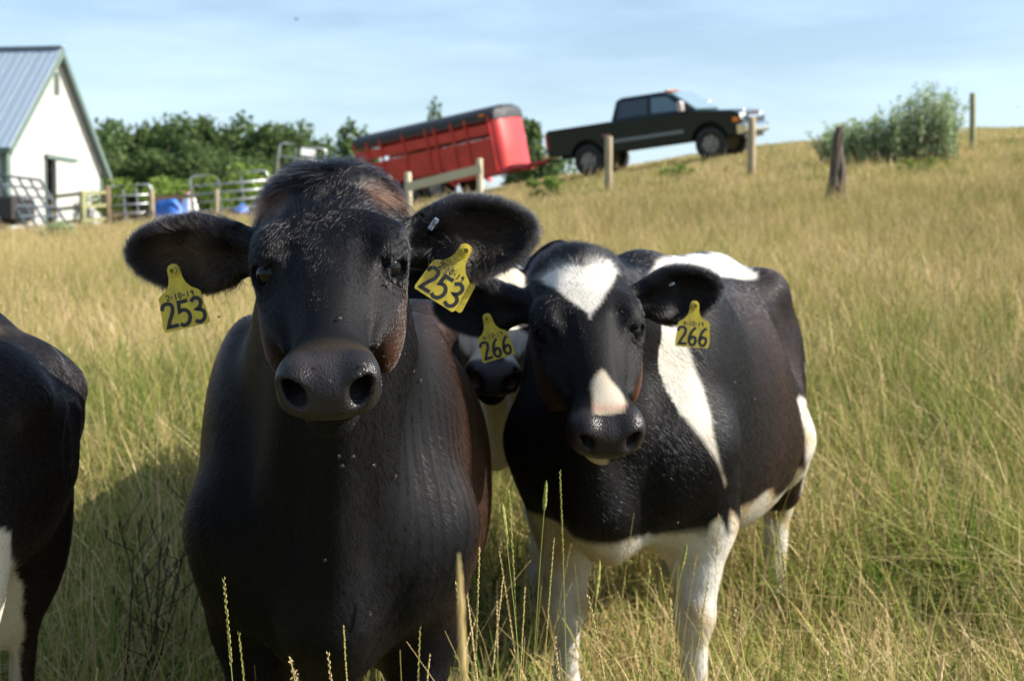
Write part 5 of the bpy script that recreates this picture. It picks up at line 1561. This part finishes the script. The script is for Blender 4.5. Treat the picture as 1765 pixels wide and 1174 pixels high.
M_CLIP = mat('pale_metal_clip', (.34, .40, .48), .5, .2)
def ear_clip(cow, px, py, rz, s=1.0):
    p, nrm = hit(cow, px, py)
    if p is None: return
    M = frame(Vector((0, 0, 0)), Vector((math.cos(rz), 0, math.sin(rz))), Vector((0, -1, 0)))
    mb = MB().box((0, 0, 0), (.022 * s, .009 * s, .005 * s), M)
    o = mb.build('metal_ear_clip', M_CLIP, cow['root'], bevel=.002, loc=p + (Vector((0, 0, CAM_Z)) - p).normalized() * .004 - Vector(cow['off']))
ear_clip(cow1, 747, 386, R(55)); ear_clip(cow2, 1158, 490, R(25), .6)

# ================================================================ flies
fm = MB()
fm.tube([(-.5, 0, .12), (-.38, 0, .16), (-.1, 0, .2), (.12, 0, .2), (.22, 0, .18), (.34, 0, .2), (.46, 0, .17)], [.03, .13, .17, .15, .09, .12, .04], 8)
for s in (-1, 1):
    for a, L in ((.9, .42), (1.6, .40), (2.3, .46)):
        fm.tube([(.1, s * .1, .14), (.1 + math.cos(a) * .2, s * .28, .2), (.1 + math.cos(a) * L, s * .42, .0)], .02, 4)
fly_body = fm.mesh('fly_body'); fly_body.materials.append(mat('fly_black', (.02, .02, .02), .4))
wm = MB()
for s in (-1, 1): wm.add([(.12, s * .06, .3), (-.1, s * .26, .31), (-.55, s * .36, .30), (-.62, s * .22, .30), (-.3, s * .08, .3)], [(0, 1, 2, 3, 4)])
fly_wing = wm.mesh('fly_wings'); fly_wing.materials.append(mat('fly_wing', (.035, .03, .026), .7))
def fly(cow, px, py, s=.0070, label=None, air=None):
    if air: p, nrm = at(px, py, air), Vector((0, -.5, .8))
    else:
        p, nrm = hit(cow, px, py)
        if p is None: return
        p = p + nrm * .004
    q = nrm.to_track_quat('Z', 'Y'); r = empty('fly', p)
    r.rotation_mode = 'QUATERNION'; r.rotation_quaternion = q @ Matrix.Rotation(random.uniform(0, 6.28), 3, 'Z').to_quaternion()
    r.scale = (s, s, s)
    tag(r, label, 'fly', 'flies pestering the cows'); link('fly_body', fly_body, None, r, smooth=True); link('wings', fly_wing, None, r)
for px, py, lb in [(543, 463, 'fly on the forehead of the big black cow, between its eyes'), (585, 552, 'fly on the middle of the big black cow\'s nose bridge'), (569, 660, 'fly between the nostrils of the big black cow'),
                   (553, 632, 'dark fly at the top edge of the black cow\'s muzzle'), (626, 630, 'fly above the black cow\'s sunlit nostril'), (665, 629, 'pale winged fly on the black cow\'s cheek beside the muzzle')]:
    fly(cow1, px, py, label=lb)
for px, py in [(664, 489), (670, 491), (676, 487)]: fly(cow1, px, py, .0075, 'fly clustered under the sunlit eye of the big black cow')
for px, py in [(583, 786), (604, 786), (589, 802), (640, 800)]: fly(cow1, px, py, .0085, 'fly on the throat of the big black cow below its chin')
for px, py in [(721, 655), (692, 611), (708, 640), (835, 848), (678, 820), (812, 770)]: fly(cow1, px, py, .0075, 'fly on the brown shoulder of the big black cow')
for px, py in [(633, 1057), (560, 965)]: fly(cow1, px, py, .008, 'fly on the lower chest of the big black cow')
fly(cow1, 377, 547, .006, 'tiny fly hovering beside the drooping tagged ear', air=2.3)
fly(cow1, 761, 591, .008, 'pale winged fly hovering beside the slanted yellow tag', air=2.5)
for px, py in [(1262, 660), (1297, 688), (1166, 898)]: fly(cow2, px, py, .009, 'fly on the black side of the cow tagged 266')

# ================================================================ stalks in front of the herd
def field_stalk(px, py, d, lean, kind, tint, hw, head, label, width=.0012):
    g = on_ground(px, d); top = at(px, py, d); h = (top.z - g.z)
    vs, fs, tn = [], [], []
    az = 0 if lean >= 0 else math.pi
    stalk(vs, fs, tn, (-lean * h, 0), h / (1 - .2 * abs(lean)), width, abs(lean), az, tint, head, hw, kind)
    o = link('grass_stalk', tint_mesh('grass_stalk', vs, fs, tn, GM_HEAD), None, loc=(g.x, g.y, g.z))
    tag(o, label, 'grass stalk', 'seed stalks rising before the herd')
LS = {'s': 'slender grass stalk with a narrow spiked seed head', 'b': 'grass stalk with a smooth cylindrical seed head', 'p': 'grass stalk with a fluffy brown seed head'}
KN = {'s': 'spike', 'b': 'brush', 'p': 'panicle'}
rs_ = random.Random(4)
for px, py, d, ln, k, tt in [(381, 1000, 2.0, -.04, 's', .2), (407, 1095, 1.95, -.05, 's', .2), (498, 1135, 1.75, -.10, 'p', .9), (562, 1130, 1.95, -.05, 's', .7), (589, 1085, 2.0, -.03, 's', .3), (722, 1088, 2.0, .02, 's', .3), (738, 1135, 2.0, .05, 's', .6),
        (787, 1010, 1.95, -.05, 's', .5), (826, 950, 2.1, .02, 's', .4), (806, 1030, 1.9, -.06, 's', .7), (866, 865, 2.2, -.06, 'b', .1), (878, 852, 2.3, -.03, 's', .2), (862, 950, 2.2, -.08, 's', .6), (866, 1000, 2.1, .06, 's', .6), (905, 1020, 2.1, .03, 's', .4),
        (942, 828, 2.5, .04, 'b', .05), (966, 815, 2.6, -.02, 's', .1), (955, 935, 2.3, .04, 's', .3), (1035, 965, 2.4, .05, 'b', .2), (1018, 1032, 2.2, -.1, 's', .6), (1078, 1000, 2.3, .08, 's', .3), (1122, 968, 2.4, .03, 'p', .2), (1142, 978, 2.3, -.1, 's', .3),
        (1185, 938, 2.6, .1, 'b', .1), (1222, 1005, 2.3, .08, 's', .3), (1160, 1040, 2.1, -.03, 's', .6), (1284, 1015, 2.2, .02, 's', .5), (1272, 1045, 2.2, -.1, 'p', .9), (1342, 885, 2.6, -.08, 's', .2), (1428, 845, 2.6, .02, 's', .4), (1470, 875, 2.7, .06, 's', .2),
        (1346, 1095, 2.0, -.05, 's', .5), (1386, 1100, 2.0, -.06, 's', .4), (1425, 1105, 2.0, -.08, 's', .9), (1440, 1060, 2.1, .02, 's', .4), (1472, 1105, 2.0, -.04, 's', .4), (1520, 1070, 2.1, -.06, 's', .8), (1586, 1095, 2.1, -.05, 's', .5), (1635, 1130, 1.9, .08, 'b', .9), (1681, 1075, 2.1, -.02, 's', .4), (1724, 1105, 1.9, -.05, 's', .5), (1738, 1033, 2.1, -.08, 's', .5), (1500, 1000, 2.5, .05, 's', .3), (1610, 985, 2.7, .05, 's', .2)]:
    field_stalk(px, py, d, ln, KN[k], tt, {'s': .0029, 'b': .0036, 'p': .008}[k], {'s': rs_.uniform(.11, .17), 'b': rs_.uniform(.05, .075), 'p': .045}[k], LS[k] + ' in front of the cows' if True else '')
field_stalk(790, 955, 1.02, -.02, 'brush', .62, .0026, .10, 'thick pale green seed stalk standing closest before the black cow flank', .0016)

# dark dried weeds between the cows on the left
M_DRIED = mat('dried_weed_stem', (.045, .032, .022), .9)
def dried_weed(px, d, h, seed, label):
    rr = random.Random(seed); g = on_ground(px, d); mb = MB()
    for i in range(4):
        a = rr.uniform(0, 6.28); L = rr.uniform(.05, .3) * h; top = Vector((math.cos(a) * L, math.sin(a) * L, h * rr.uniform(.75, 1)))
        base = Vector((rr.uniform(-.03, .03), rr.uniform(-.03, .03), -.02)); mid = base.lerp(top, .5) + Vector((rr.uniform(-.03, .03), rr.uniform(-.03, .03), .02))
        mb.tube([base, mid, top], [.0035, .003, .0012], 5)
        for k in range(7):
            t = rr.uniform(.45, 1); p = base.lerp(top, t); q = p + Vector((rr.uniform(-.07, .07), rr.uniform(-.07, .07), rr.uniform(.02, .09)))
            mb.tube([p, q], [.0018, .001], 4); mb.tube([q, q + Vector((0, 0, .012)), q + Vector((0, 0, .022))], [.0015, .0032, .001], 5)
    o = mb.build('dried_weed', M_DRIED, loc=g); tag(o, label, 'weed')
dried_weed(255, 3.9, .62, 1, 'dark dried branching weed beside the black cow flank')
dried_weed(205, 3.6, .55, 2, 'dark dried weed near the white hind leg of the turned cow')
